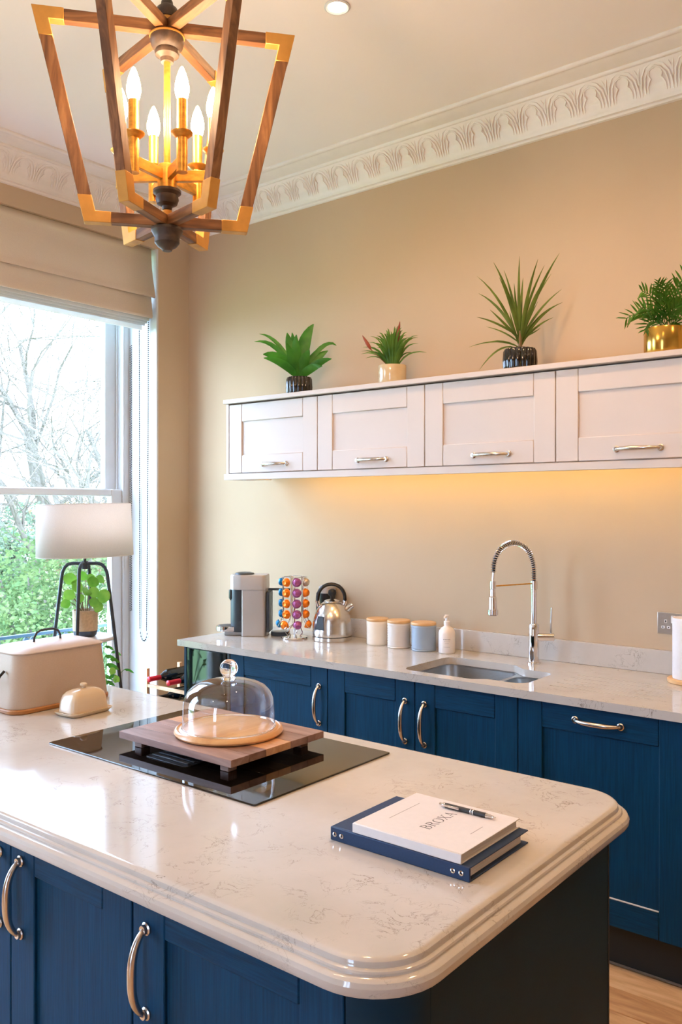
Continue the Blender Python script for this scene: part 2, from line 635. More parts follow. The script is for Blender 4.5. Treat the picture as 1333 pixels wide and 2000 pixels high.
mb.box(wx0, RX0, WIN1[1], RY1, 0, CZ).box(wx0, RX0, WIN2[1], WIN1[0], 0, CZ).box(wx0, RX0, RY0, WIN2[0], 0, CZ)
for w in (WIN1, WIN2):
    mb.box(wx0, RX0, w[0], w[1], 0, WZ0).box(wx0, RX0, w[0], w[1], WZ1, CZ)
mb.build('wall_left', M['wall'], kind='structure', smooth=0)

# cornice ------------------------------------------------------------
prof = [(0, 3.148), (.012, 3.150), (.016, 3.158), (.028, 3.160), (.030, 3.170), (.036, 3.174)]
A0, A1 = Vector((.036, 3.174)), Vector((.108, 3.280))
for i in range(1, 9):
    t = i / 8
    q = A0.lerp(A1, t)
    sag = math.sin(PI * t) * .010
    prof.append((q.x - .83 * sag, q.y + .56 * sag))
prof += [(.112, 3.279), (.120, 3.283), (.123, 3.291), (.135, 3.292), (.165, 3.294), (.192, 3.300), (.200, 3.303), (.206, 3.300), (.216, 3.301), (.221, 3.308), (.221, CZ), (0, CZ)]


def cornice(name, fixed, a, b, axis):
    m = MB()
    n = len(prof)
    if axis == 'x':      # runs along x on the rear wall
        vs = [(a + o, RY1 - o, z) for o, z in prof] + [(b - o, RY1 - o, z) for o, z in prof]
    else:                # runs along y on the left wall
        vs = [(RX0 + o, a + o, z) for o, z in prof] + [(RX0 + o, b - o, z) for o, z in prof]
    fs = [(i, (i + 1) % n, n + (i + 1) % n, n + i) for i in range(n)]
    fs += [tuple(range(n))[::-1], tuple(range(n, 2 * n))]
    m.add(vs, fs)
    return m.build(name, M['plaster'], kind='structure', smooth=50)


PITCH = .131
slope = (A1 - A0)
SL = slope.length
# one arch of the moulding: outer ogee rib, inner rib with cusps, column foot
am = MB()


def rib(pts, r):
    am.tube([(x, y_, .0) for x, y_ in pts], r, 5)


hw = PITCH / 2
for s in (-1, 1):
    rib([(s * hw * .92, 0.0), (s * hw * .90, SL * .35), (s * hw * .80, SL * .62), (s * hw * .52, SL * .86), (0, SL * .985)], .0048)
    rib([(s * hw * .70, 0.0), (s * hw * .69, SL * .34), (s * hw * .60, SL * .58), (s * hw * .36, SL * .78), (0, SL * .87)], .0040)
    rib([(s * hw * .52, 0.0), (s * hw * .52, SL * .30), (s * hw * .40, SL * .44), (s * hw * .30, SL * .50), (s * hw * .40, SL * .62), (s * hw * .34, SL * .74), (s * hw * .14, SL * .80), (0, SL * .80)], .0037)
    rib([(s * hw * .99, SL * .45), (s * hw * .96, SL * .72), (s * hw * .80, SL * .97)], .0037)
arch_me = None
tr1 = cornice('trim_1', RY1, RX0, RX1, 'x')
tr2 = cornice('trim_2', RX0, RY0, RY1, 'y')
sy, sz = slope.x / SL, slope.y / SL
sagN = .006
basX = Matrix(((1, 0, 0, 0), (0, -sy, -sz, 0), (0, sz, -sy, 0), (0, 0, 0, 1)))
basY = Matrix(((0, sy, sz, 0), (1, 0, 0, 0), (0, sz, -sy, 0), (0, 0, 0, 1)))


def place_arch(par, co, bas):
    global arch_me
    if arch_me is None:
        o = am.build('arch_moulding', M['plaster'], par, local=True)
        arch_me = o.data
    else:
        o = bpy.data.objects.new('arch_moulding', arch_me)
        COL.objects.link(o)
        o.parent = par
    o.matrix_local = Matrix.Translation(co) @ bas


x = -1.114 - PITCH * 20
while x < .9:
    if x > RX0 + .17:
        place_arch(tr1, Vector((x, RY1 - A0.x + .83 * sagN, A0.y + .56 * sagN)), basX)
    x += PITCH
y = RY1 - .20
while y > .9:
    place_arch(tr2, Vector((RX0 + A0.x - .83 * sagN, y, A0.y + .56 * sagN)), basY)
    y -= PITCH


# windows -------------------------------------------------------------
def window(name, y0, y1):
    w = structure(name, (-4.1, (y0 + y1) / 2, WZ0))
    t = .012
    # white jamb linings, head and board
    mb = MB().box(-4.16, RX0 + .003, y1 - t, y1 + .001, WZ0, WZ1).box(-4.16, RX0 + .003, y0 - .001, y0 + t, WZ0, WZ1)
    mb.build('jamb_lining', M['white'], w, bev=.002)
    MB().box(-4.16, RX0 - .075, y0 + t, y1 - t, WZ1 - t, WZ1 + .001).build('head_lining', M['white'], w)
    MB().box(-4.20, RX0 + .03, y0, y1, WZ0 - .03, WZ0).build('window_board', M['white'], w, bev=.004)
    # box frame and beads
    fw = .046
    a, b = y0 + t, y1 - t
    mb = MB()
    for q0, q1 in ((a, a + fw - .012), (b - fw + .012, b)):
        mb.box(-4.30, -4.148, q0, q1, WZ0, WZ1)
    mb.box(-4.30, -4.148, a, b, WZ1 - .05, WZ1).box(-4.34, -4.148, a, b, WZ0, WZ0 + .04)
    mb.build('box_frame', M['white'], w, bev=.003)
    mb = MB()
    for s, q in ((1, a), (-1, b)):
        qq = q + s * (fw - .012)
        mb.box(-4.158, -4.146, min(qq, qq + s * .012), max(qq, qq + s * .012), WZ0, WZ1 - .05)
        mb.box(-4.222, -4.212, min(qq, qq + s * .010), max(qq, qq + s * .010), WZ0, WZ1 - .05)
    mb.build('staff_bead', M['white'], w, bev=.003)
    a2, b2 = a + fw - .012, b - fw + .012
    zm = 1.628

    def sash(nm, x0, x1, z0, z1, st, top, bot):
        s = MB()
        s.box(x0, x1, a2, a2 + st, z0, z1).box(x0, x1, b2 - st, b2, z0, z1)
        s.box(x0, x1, a2 + st, b2 - st, z1 - top, z1).box(x0, x1, a2 + st, b2 - st, z0, z0 + bot)
        o = s.build(nm, M['white'], w, bev=.006, seg=2)
        xm = (x0 + x1) / 2
        MB().box(xm - .003, xm + .003, a2 + st - .01, b2 - st + .01, z0 + bot - .01, z1 - top + .01).build('pane', M['pane'], o)
    sash('lower_sash', -4.208, -4.16, WZ0 + .04, zm + .04, .082, .04, .09)
    sash('upper_sash', -4.272, -4.224, zm, WZ1 - .05, .082, .06, .045)
    return w


win1 = window('window_1', *WIN1)
win2 = window('window_2', *WIN2)
# dotted brush strip down the inner edge of the visible jamb
mb = MB()
for i in range(150):
    z = .95 + i * .0105
    for q in (-.006, .006):
        mb.ball((-4.132 + q, WIN1[1] - .0128, z + (q > 0) * .005), .0036, 5, 3)
mb.build('dotted_edge_strip', M['chain'], win1, kind='stuff')

# ================================================================== kitchen furniture
HB = {}


def handle_mb(L=.160, rise=.030):
    m = MB()
    for s in (-1, 1):
        m.lathe([(0, 0), (.0125, 0), (.0125, .004), (.0095, .006), (.0085, .012), (0, .012)], 14, (0, 0, 0),
                Matrix.Translation((s * L / 2, 0, 0)) @ Matrix.Rotation(PI / 2, 4, 'X'))
    pts, rs = [], []
    for i in range(19):
        t = i / 18
        s = 2 * t - 1
        pts.append((s * (L / 2 + .004 * (1 - abs(s))), -.006 - rise * (1 - abs(s) ** 2.6) ** .8, 0))
        rs.append(.0062 + .0028 * (1 - s * s))
    m.tube(pts, rs, 10)
    return m


def put_handle(parent, x, yf, z, vertical):
    key = 'h'
    if key not in HB:
        HB[key] = handle_mb().build('handle', M['nickel'], parent, local=True)
        o = HB[key]
    else:
        o = bpy.data.objects.new('handle', HB[key].data)
        COL.objects.link(o)
        o.parent = parent
    o.location = Vector((x, yf, z)) - absloc(parent)
    o.rotation_euler = (0, PI / 2, 0) if vertical else (0, 0, 0)
    return o


def shaker_door(root, x0, x1, z0, z1, yf, mv, mh, fw=.092, handle=None, name='door'):
    """framed door facing -y: recessed panel with two stiles and two rails"""
    g = .0015
    x0 += g
    x1 -= g
    d = MB().box(x0 + fw - .006, x1 - fw + .006, yf + .008, yf + .018, z0 + fw - .006, z1 - fw + .006).build(name, mv, root)
    for a, b in ((x0, x0 + fw), (x1 - fw, x1)):
        MB().box(a, b, yf, yf + .021, z0, z1).build('stile', mv, d, bev=.0022, seg=1)
    for a, b in ((z0, z0 + fw), (z1 - fw, z1)):
        MB().box(x0 + fw + .0003, x1 - fw - .0003, yf, yf + .021, a, b).build('rail', mh, d, bev=.003, seg=1)
    if handle:
        hx, hz, vert = handle
        put_handle(d, hx, yf, hz, vert)
    return d


# ---- run along the rear wall
BF = 2.82          # door faces
BT, BB = .874, .150
YB = 3.415


def base_unit(name, label, cat, x0, x1, group=None):
    r = thing(name, label, cat, (x0, BF, .0), group=group)
    MB().box(x0 + .0005, x1 - .0005, BF + .023, YB, .15, .878).build('carcass', M['blue_smooth'], r)
    return r


u = base_unit('base_cabinet', 'navy blue base cabinet with one wide door, left of the sink cabinet', 'cabinet', -2.926, -2.328)
shaker_door(u, -2.926, -2.328, BB, BT, BF, M['blue_v'], M['blue_h'], handle=(-2.374, .712, True))
u = base_unit('sink_cabinet', 'navy blue sink cabinet with paired doors and two facing bow handles', 'cabinet', -2.328, -1.432)
shaker_door(u, -2.328, -1.880, BB, BT, BF, M['blue_v'], M['blue_h'], handle=(-1.926, .712, True))
shaker_door(u, -1.880, -1.432, BB, BT, BF, M['blue_v'], M['blue_h'], handle=(-1.834, .712, True))
# cabinet side/back under the sink must stay hollow for the bowls
for ch in list(u.children):
    if ch.name.startswith('carcass'):
        bpy.data.objects.remove(ch)
mb = MB().box(-2.3275, -2.31, BF + .023, YB, .15, .878).box(-1.45, -1.4325, BF + .023, YB, .15, .70).box(-2.31, -1.45, YB - .018, YB, .15, .878).box(-2.31, -1.45, BF + .023, YB - .018, .15, .168)
mb.build('carcass', M['blue_smooth'], u)
u = base_unit('integrated_dishwasher', 'navy blue integrated dishwasher front with a level bow handle, right of the sink', 'dishwasher', -1.432, -.834)
d = shaker_door(u, -1.432, -.834, BB, BT, BF, M['blue_v'], M['blue_h'], handle=(-1.133, .828, False))
MB().box(-1.338, -.929, BF + .0005, BF + .0078, BB + .0922, BB + .0945).build('highlight_strip', M['white'], d, label='pale strip imitating the highlight along the bottom ledge of the door panel')  # thin pale strip added to draw the highlight on the rail's upper edge
u = base_unit('base_cabinet', 'navy blue base cabinet cut by the right edge of the photo, beside the dishwasher', 'cabinet', -.834, -.236)
shaker_door(u, -.834, -.236, BB, BT, BF, M['blue_v'], M['blue_h'], handle=(-.282, .712, True))

# wine cooler with end panel
u = thing('wine_cooler', 'slim dark glass fronted wine cooler at the left end of the base units', 'wine cooler', (-3.25, BF, 0))
MB().box(-3.25, -3.232, BF, YB, .0, .878).build('end_panel', M['blue_smooth'], u, bev=.001, seg=1)
MB().box(-3.23, -2.9275, BF + .03, YB, .15, .878).build('housing', M['black_plastic'], u)
d = MB().box(-3.229, -2.944, BF + .002, BF + .028, BB, BT - .002).build('door', M['black_plastic'], u, bev=.002)
MB().box(-3.224, -2.949, BF - .002, BF + .003, BB + .006, BT - .006).build('glass_front', M['cooler_glass'], d)
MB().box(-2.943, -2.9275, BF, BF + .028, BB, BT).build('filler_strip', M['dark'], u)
# plinth
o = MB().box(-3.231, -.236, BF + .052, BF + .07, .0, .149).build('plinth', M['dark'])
MB().box(-3.231, -.236, 2.8632, 2.8718, .0, .005).build('floor_seal', M['grey_seal'], o)
tag(o, 'long dark plinth board along the floor under the rear base cabinets', 'plinth')

# worktop with undermount sink cutout
cut = fillet([(-1.965, 2.850), (-1.64, 2.850), (-1.592, 2.886), (-1.44, 2.886), (-1.44, 3.152), (-1.575, 3.152), (-1.645, 3.214), (-1.965, 3.214)],
             [.05, .03, .03, .05, .05, .04, .04, .05])
wt = thing('worktop', 'pale quartz worktop along the rear wall, with the sink cut into it', 'worktop', (-2.0, 3.1, .88))
slots = []
for i in range(5):
    yy = 2.93 + i * .062
    slots.append(rrect(-1.36, -.98 + .012 * i, yy - .0035, yy + .0035, .0034, 3))
plate('slab', [(-3.266, 2.79), (-.2, 2.79), (-.2, 3.419), (-3.266, 3.419)], [cut], .88, .9075, M['quartz'], wt)
plate('surface', [(-3.266, 2.79), (-.2, 2.79), (-.2, 3.419), (-3.266, 3.419)], [cut] + slots, .9075, .91, M['quartz'], wt)
MB().box(-2.72, -.2, 3.399, 3.4195, .9102, 1.003).build('upstand', M['quartz'], wt, bev=.0015, seg=1)

# sink
sk = thing('sink', 'stainless steel one and a half bowl sink set under the worktop', 'sink', (-1.7, 3.02, .7))
main = fillet([(-1.969, 2.847), (-1.652, 2.847), (-1.618, 2.875), (-1.618, 3.17), (-1.652, 3.218), (-1.969, 3.218)], [.06, .03, .03, .03, .03, .06])
half = rrect(-1.598, -1.438, 2.882, 3.156, .05)
rimo = rrect(-1.99, -1.4335, 2.8435, 3.24, .003)
plate('rim', rimo, [main, half], .866, .8785, M['steel'], sk, bev=.001)


def bowl(poly, depth):
    cx = sum(p[0] for p in poly) / len(poly)
    cy = sum(p[1] for p in poly) / len(poly)
    rings = []
    for z, k in ((.872, 1.0), (.872 - depth * .8, .95), (.872 - depth * .94, .90), (.872 - depth, .78)):
        rings.append([(cx + (x - cx) * k, cy + (y_ - cy) * k, z) for x, y_ in poly])
    m = MB().loft(rings, cap0=False, cap1=True)
    m.lathe([(.045, .002), (.04, .003), (.034, .001), (0, .001)], 20, (cx, cy, .872 - depth))
    return m


bowl(main, .17).build('bowl', M['steel'], sk, smooth=50, recalc=True)
bowl(half, .12).build('bowl', M['steel'], sk, smooth=50)

# tap
TX, TY = -1.598, 3.292
tp = thing('kitchen_tap', 'chrome kitchen tap with coiled spring spout and side lever behind the sink', 'tap', (TX, TY, .91))
MB().lathe([(0, 0), (.028, 0), (.028, .006), (.0225, .009), (.021, .115), (.021, .162), (.018, .166), (0, .166)], 28, (TX, TY, .91)).build('base', M['chrome'], tp)
MB().lathe([(0, .16), (.0125, .16), (.0125, .31), (.0155, .312), (.0155, .345), (0, .345)], 24, (TX, TY, .91)).build('column', M['chrome'], tp)
sd = Vector((CR.x * .92 + CF.x * -.1, CR.y * .92 + CF.y * -.1, 0)).normalized()
lv = MB().tube([Vector((TX, TY, 1.022)), Vector((TX, TY, 1.022)) + sd * .083], .017, 20)
lv.build('mixer_barrel', M['chrome'], tp, bev=.002)
q = Vector((TX, TY, 1.03)) + sd * .070
MB().tube([q, q + Vector((.002, 0, .115))], [.0045, .0035], 10).build('lever', M['chrome'], tp)
HX, HY = -1.672, 3.075
hd = Vector((HX - TX, HY - TY, 0))
hl = hd.length
arc = []
for i in range(41):
    t = i / 40
    a = PI * t
    k = .5 - .5 * math.cos(a)
    zz = (1.275 if t < .5 else 1.300) + (.142 if t < .5 else .117) * math.sin(a) ** .82
    arc.append(Vector((TX, TY, 0)) + hd * k * .985 + Vector((0, 0, zz)))
arc = [Vector((TX, TY, 1.25))] + arc
MB().tube(arc, .0072, 8).build('hose', M['grey_plastic'], tp)
coil = []
turns = 44
# resample arc by length
seg = [0]
for p, q_ in zip(arc, arc[1:]):
    seg.append(seg[-1] + (q_ - p).length)
tot = seg[-1]
NP = turns * 9
pe = hd.normalized().cross(Vector((0, 0, 1)))
for i in range(NP + 1):
    s = tot * i / NP
    k = max(j for j in range(len(seg)) if seg[j] <= s + 1e-9)
    k = min(k, len(arc) - 2)
    f = (s - seg[k]) / max(1e-6, seg[k + 1] - seg[k])
    p = arc[k].lerp(arc[k + 1], f)
    tg = (arc[k + 1] - arc[k]).normalized()
    nrm = tg.cross(pe).normalized()
    a = 2 * PI * turns * i / NP
    coil.append(p + (pe * math.cos(a) + nrm * math.sin(a)) * .0108)
MB().tube(coil, .0021, 5).build('spring', M['chrome'], tp)
hb = Vector((HX, HY, 0))
MB().tube([hb + Vector((.002, .002, 1.31)), hb + Vector((0, -.0, 1.255))], .0045, 10).build('hose_end', M['chrome'], tp)
MB().lathe([(0, 1.265), (.0125, 1.265), (.0125, 1.235), (.010, 1.232), (.011, 1.205), (.0155, 1.20), (.0175, 1.152), (.021, 1.15), (.021, 1.130), (.017, 1.127), (0, 1.129)], 24, (HX, HY, 0)).build('spray_head', M['chrome'], tp)
MB().tube([Vector((TX, TY, 1.245)), hb + Vector((0, 0, 1.245))], .0028, 8).build('holder_arm', M['gold'], tp)

# ---- wall cupboards
UF = 3.10
UG = 'pale wall cupboards in a row above the worktop'
UX = [-3.222, -2.622, -2.016, -1.414, -.812]
UL = ['pale grey wall cupboard at the left end of the row, under the broad leaved plant',
      'pale grey wall cupboard second from left, under the cream potted plant',
      'pale grey wall cupboard third from left, under the tall spiky plant',
      'pale grey wall cupboard at right, cut by the photo edge, under the gold pot']
for i in range(4):
    x0, x1 = UX[i], UX[i + 1]
    u = thing('wall_cupboard', UL[i], 'cupboard', (x0, UF, 1.735), group=UG)
    MB().box(x0 + .0005, x1 - .0005, UF + .022, 3.418, 1.735, 2.095).build('carcass', M['mussel'], u)
    xc = (x0 + x1) / 2
    shaker_door(u, x0, x1, 1.739, 2.092, UF, M['mussel'], M['mussel'], fw=.09, handle=(xc + .02, 1.778, False), name='door')
mb = MB().box(-3.244, -.80, UF - .022, 3.419, 2.098, 2.119)
o = mb.build('cupboard_top_board', M['mussel'], bev=.0015, seg=1)
tag(o, 'long pale board lying on top of the wall cupboards, under the plants', 'board')
mb = MB().box(-3.242, -.80, UF - .018, UF + .004, 1.704, 1.7345).box(-3.242, -3.06, UF + .004, 3.25, 1.704, 1.7345)
o = mb.build('light_pelmet', M['mussel'], bev=.0012, seg=1)
tag(o, 'pale pelmet strip running along the bottom of the wall cupboards', 'pelmet')
o = MB().box(-3.2424, -3.2232, UF - .001, 3.419, 1.735, 2.0975).build('end_panel_board', M['mussel'], bev=.0012, seg=1)
tag(o, 'pale upright panel closing the left end of the wall cupboards', 'panel')
st = thing('led_strip', 'slim warm led strip fixed behind the pelmet under the wall cupboards', 'light', (-2.0, 3.11, 1.72))
MB().box(-3.0, -.84, 3.1055, 3.125, 1.708, 1.711).box(-3.0, -.84, 3.1045, 3.108, 1.711, 1.7345).box(-3.0, -.84, 3.108, 3.1215, 1.731, 1.7345).build('channel', M['steel'], st)
MB().box(-2.98, -.86, 3.1085, 3.112, 1.7125, 1.730).build('diffuser', M['strip'], st)

# ---- island
IZ = .858
IF = 1.03
IBk = 1.85
iu = thing('island_cabinet', 'navy blue island cabinet with paired doors, at the lower left of the photo', 'cabinet', (-2.212, IF, 0))
MB().box(-2.212, -1.3375, IF + .023, IBk - .021, .15, IZ - .001).build('carcass', M['blue_smooth'], iu)
shaker_door(iu, -2.212, -1.769, .15, IZ - .004, IF, M['blue_v'], M['blue_h'], handle=(-1.812, .705, True))
shaker_door(iu, -1.769, -1.3375, .15, IZ - .004, IF, M['blue_v'], M['blue_h'], handle=(-1.726, .705, True))
iu = thing('island_cabinet', 'navy blue island cabinet with one door, next to the rounded corner post', 'cabinet', (-1.337, IF, 0))
MB().box(-1.3365, -.817, IF + .023, IBk - .021, .15, IZ - .001).build('carcass', M['blue_smooth'], iu)
shaker_door(iu, -1.3365, -.8165, .15, IZ - .004, IF, M['blue_v'], M['blue_h'], handle=(-1.292, .690, True))
iu = thing('island_cabinet', 'navy blue island cabinet beyond the left edge, under the bread bin', 'cabinet', (-2.87, IF, 0))
MB().box(-2.87, -2.2125, IF + .023, IBk - .021, .15, IZ - .001).build('carcass', M['blue_smooth'], iu)
shaker_door(iu, -2.87, -2.2125, .15, IZ - .004, IF, M['blue_v'], M['blue_h'], handle=(-2.82, .705, True))
# end panel with rounded corner
ep = thing('island_end_panel', 'plain dark navy end panel of the island with a rounded corner post', 'panel', (-.75, 1.4, 0))
R_ = .094
ang = [(-.814 + R_ * math.sin(a), 1.03 + R_ - R_ * math.cos(a)) for a in [PI / 2 * i / 14 for i in range(15)]]
inn = [(-.814 + (R_ - .018) * math.sin(a), 1.03 + R_ - (R_ - .018) * math.cos(a)) for a in [PI / 2 * i / 14 for i in range(15)]]
MB().prism([(p[0], p[1]) for p in ang] + inn[::-1], .0, IZ - .0005).build('corner_post', M['blue_smooth'], ep)
MB().box(-.738, -.72, 1.03 + R_ + .0005, IBk, 0, IZ - .0005).build('end_board', M['blue_smooth'], ep, bev=.001, seg=1)
MB().box(-.742, -.719, IBk + .0005, IBk + .006, 0, IZ - .0005).build('edge_strip', M['dark'], ep)
o = MB().box(-2.87, -.7385, IBk - .02, IBk - .001, .0, IZ - .001).build('island_back_panel', M['blue_smooth'])
tag(o, 'plain navy panel closing the back of the island, facing the sink', 'panel')
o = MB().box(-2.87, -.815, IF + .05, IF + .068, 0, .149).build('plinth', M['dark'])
tag(o, 'dark plinth board along the floor under the island doors', 'plinth')

it = thing('island_worktop', 'cream quartz island worktop with rounded corners and a stepped moulded edge', 'worktop', (-1.8, 1.45, IZ))
prf = [(-.02, IZ), (.010, IZ), (.022, .8595), (.0305, .8645), (.0345, .872), (.0345, .8795), (.031, .886), (.0255, .8893), (.0200, .8898), (.0195, .8906), (.0195, .8935), (.0180, .8962), (.0150, .8976), (.0118, .8980), (.0114, .8988), (.0114, .9015), (.0098, .9062), (.0062, .9090), (.001, .91), (-.004, .91)]
rings = [[(p[0], p[1], z) for p in rrect(-2.9, -.703, .984, 1.912, .092, 10, o_)] for o_, z in prf]
MB().loft(rings, True, True).build('slab', M['quartz'], it, smooth=28)

# ================================================================== island things
hob = thing('induction_hob', 'black glass induction hob with a slotted centre vent, set on the island', 'hob', (-1.71, 1.6, .91))
MB().prism(rrect(-2.106, -1.311, 1.338, 1.851, .006, 3), .9102, .9145).build('glass', M['black_glass'], hob, bev=.0012, seg=2)
gr = MB().prism(rrect(-1.79, -1.63, 1.42, 1.77, .01, 3), .9146, .9165).build('vent_frame', M['black_plastic'], hob, bev=.0008, seg=1)
for i in range(16):
    yy = 1.435 + i * .0213
    MB().box(-1.78, -1.64, yy, yy + .011, .9166, .9205).build('vent_slat', M['grey_plastic'], gr, bev=.001, seg=1)

# serving board on four feet (laminated strips)
BX0, BX1, BY0, BY1 = -1.922, -1.487, 1.437, 1.786
sb = thing('serving_board', 'square footed serving board of mixed walnut strips standing on the hob', 'board', (-1.705, 1.61, .9147))
cuts = [1.437, 1.500, 1.560, 1.606, 1.652, 1.720, 1.786]
for i in range(6):
    split = {1: -1.66, 2: -1.60, 4: -1.72}.get(i)
    segs = [(BX0, split), (split, BX1)] if split else [(BX0, BX1)]
    for j, (a, b) in enumerate(segs):
        k = [(3,), (0, 1), (0, 2), (2,), (0, 3), (0,)][i][j]
        MB().box(a + .0001, b - .0001, cuts[i] + .0001, cuts[i + 1] - .0001, .937, .9555).build('wood_strip', M['walnut'][k], sb, bev=.0008, seg=1)
for fx in (BX0 + .035, BX1 - .065):
    for fy in (BY0 + .025, BY1 - .055):
        MB().box(fx, fx + .03, fy, fy + .03, .9147, .9369).build('foot', M['walnut'][3], sb, bev=.0015, seg=1)

CX_, CY_ = -1.676, 1.612
rb = tag(MB().lathe([(0, .9557), (.132, .9557), (.143, .9585), (.1465, .9635), (.144, .9695), (.139, .9725), (.1375, .9705), (.133, .9700), (.130, .9722), (0, .9722)], 64, (CX_, CY_, 0)).build('round_board', M['beech']),
         'round pale wooden board with a grooved rim under the glass cloche', 'board')
cl = thing('glass_cloche', 'clear glass dome cloche with a ball knob on a round board', 'cloche', (CX_, CY_, .972))
dp = [(.1245, .0015), (.1245, .010), (.1235, .04), (.1225, .062), (.119, .079), (.111, .095), (.098, .108), (.080, .1175), (.056, .1245), (.030, .128), (.013, .129)]
dome = MB().lathe(dp, 72, (CX_, CY_, .972))
dome.build('dome', M['dome_glass'], cl, smooth=60)
MB().tube([(CX_ + .1245 * math.cos(2 * PI * i / 72), CY_ + .1245 * math.sin(2 * PI * i / 72), .9745) for i in range(72)], .0022, 6, closed=True).build('rolled_rim', M['knob_glass'], cl)
kp = [(0, .1265), (.020, .127), (.0185, .131), (.0155, .135), (.0165, .138)] + [(.0245 * math.sin(a), .1575 - .0245 * math.cos(a)) for a in [rad(50) + rad(130) * i / 10 for i in range(11)]]
kp[-1] = (0, kp[-1][1])
MB().lathe(kp, 32, (CX_, CY_, .972)).build('knob', M['knob_glass'], cl, smooth=60)

# binder, book, pen
bn = thing('ring_binder', 'navy blue cloth ring binder lying on the island under a white book', 'binder', (-.91, 1.41, .91))
MB().box(-1.066, -.753, 1.306, 1.527, .9102, .9128).build('back_cover', M['binder'], bn, bev=.0008, seg=1)
MB().box(-1.066, -.753, 1.306, 1.527, .9336, .9362).build('front_cover', M['binder'], bn, bev=.0008, seg=1)
sp = MB().box(-1.066, -.753, 1.3005, 1.3058, .9102, .9362).build('spine', M['binder'], bn, bev=.0015, seg=2)
MB().box(-1.058, -.762, 1.32, 1.512, .9135, .9330).build('pages', M['pages'], bn)
for cx in (-1.046, -.778):
    for dx in (-.0085, .0085):
        MB().lathe([(.0048, 0), (.0048, .001), (.003, .0016), (.0022, .0006)], 14, M=Matrix.Translation((cx + dx, 1.3004, .9232)) @ Matrix.Rotation(PI / 2, 4, 'X')).build('rivet', M['chrome'], sp, smooth=60)
bk = thing('white_book', 'thick white hardback book with grey capitals lying on the navy binder', 'book', (-.89, 1.42, .9363))
MB().box(-1.013, -.771, 1.306, 1.526, .9364, .9386).build('back_cover', M['paper'], bk, bev=.0006, seg=1)
fc = MB().box(-1.013, -.771, 1.306, 1.526, .9522, .9544).build('front_cover', M['paper'], bk, bev=.0006, seg=1)
MB().box(-1.013, -.771, 1.3025, 1.3058, .9364, .9544).build('spine', M['paper'], bk, bev=.0012, seg=2)
MB().box(-1.008, -.776, 1.307, 1.521, .9388, .9520).build('pages', M['pages'], bk)


def ribbon(m, pts, w, z):
    """flat pen stroke; (s, h): s along +y, h towards -x"""
    m2 = [Vector((ox - h, oy + s, 0)) for s, h in pts]
    for p, q_ in zip(m2, m2[1:]):
        d = (q_ - p)
        n = Vector((-d.y, d.x, 0)).normalized() * w / 2
        e = d.normalized() * w * .2
        m.add([(p.x + n.x - e.x, p.y + n.y - e.y, z), (q_.x + n.x + e.x, q_.y + n.y + e.y, z), (q_.x - n.x + e.x, q_.y - n.y + e.y, z), (p.x - n.x - e.x, p.y - n.y - e.y, z)], [(0, 1, 2, 3)])


oy, ox = 1.367, -.879
LH = .0215
tx = MB()
THK, THN = .0025, .0012


def arcp(cx, cy, rx, ry, a0, a1, n=10):
    return [(cx + rx * math.cos(rad(a0 + (a1 - a0) * i / n)), cy + ry * math.sin(rad(a0 + (a1 - a0) * i / n))) for i in range(n + 1)]


def at_(dx, pts):
    return [(dx + s * LH, h * LH) for s, h in pts]


ZT = .95455
L = [  # (strokes, thick?)
    ([[(.1, 0), (.1, 1)]], THK), ([[(0, 0), (.35, 0)] + arcp(.35, .26, .27, .26, -90, 90), [(0, 1), (.3, 1)] + arcp(.3, .76, .24, .24, 90, -90) + [(.1, .52)]], THN)]
def letter(dx, thick, thin):
    for st_ in thick:
        ribbon(tx, at_(dx, st_), THK, ZT)
    for st_ in thin:
        ribbon(tx, at_(dx, st_), THN, ZT + .00004)


letter(0, [[(.12, 0), (.12, 1)], arcp(.36, .27, .27, .27, -50, 50), arcp(.32, .77, .23, .23, -50, 50)],
       [[(0, 0), (.36, 0)] + arcp(.36, .27, .27, .27, -90, 90), [(0, 1), (.32, 1)] + arcp(.32, .77, .23, .23, 90, -90) + [(.12, .54)]])
letter(.0190, [[(.12, 0), (.12, 1)], arcp(.34, .76, .24, .24, -50, 50), [(.36, .52), (.72, .0)]],
       [[(0, 0), (.24, 0)], [(0, 1), (.34, 1)] + arcp(.34, .76, .24, .24, 90, -90) + [(.12, .52)], [(.66, 0), (.84, 0)]])
letter(.0400, [arcp(.45, .5, .43, .5, 130, 230), arcp(.45, .5, .43, .5, -50, 50)], [arcp(.45, .5, .43, .5, 0, 360, 28)])
letter(.0625, [[(.08, 1), (.76, 0)]], [[(.08, 0), (.74, 1)], [(0, 0), (.2, 0)], [(.62, 0), (.88, 0)], [(0, 1), (.24, 1)], [(.62, 1), (.84, 1)]])
letter(.0840, [[(.42, 1), (.78, 0)]], [[(.08, 0), (.42, 1)], [(.2, .33), (.64, .33)], [(0, 0), (.2, 0)], [(.66, 0), (.9, 0)]])
tx.build('title_print', M['ink'], fc, smooth=0, recalc=False)
ft = MB()
for (a, b) in (((-.972, 1.368), (-.967, 1.476)), ((-.806, 1.396), (-.803, 1.442))):
    ft.box(a[0] - .0008, a[0] + .0008, a[1], b[1], .95442, .95455)
ft.build('small_print_line', M['faint_ink'], fc, smooth=0)

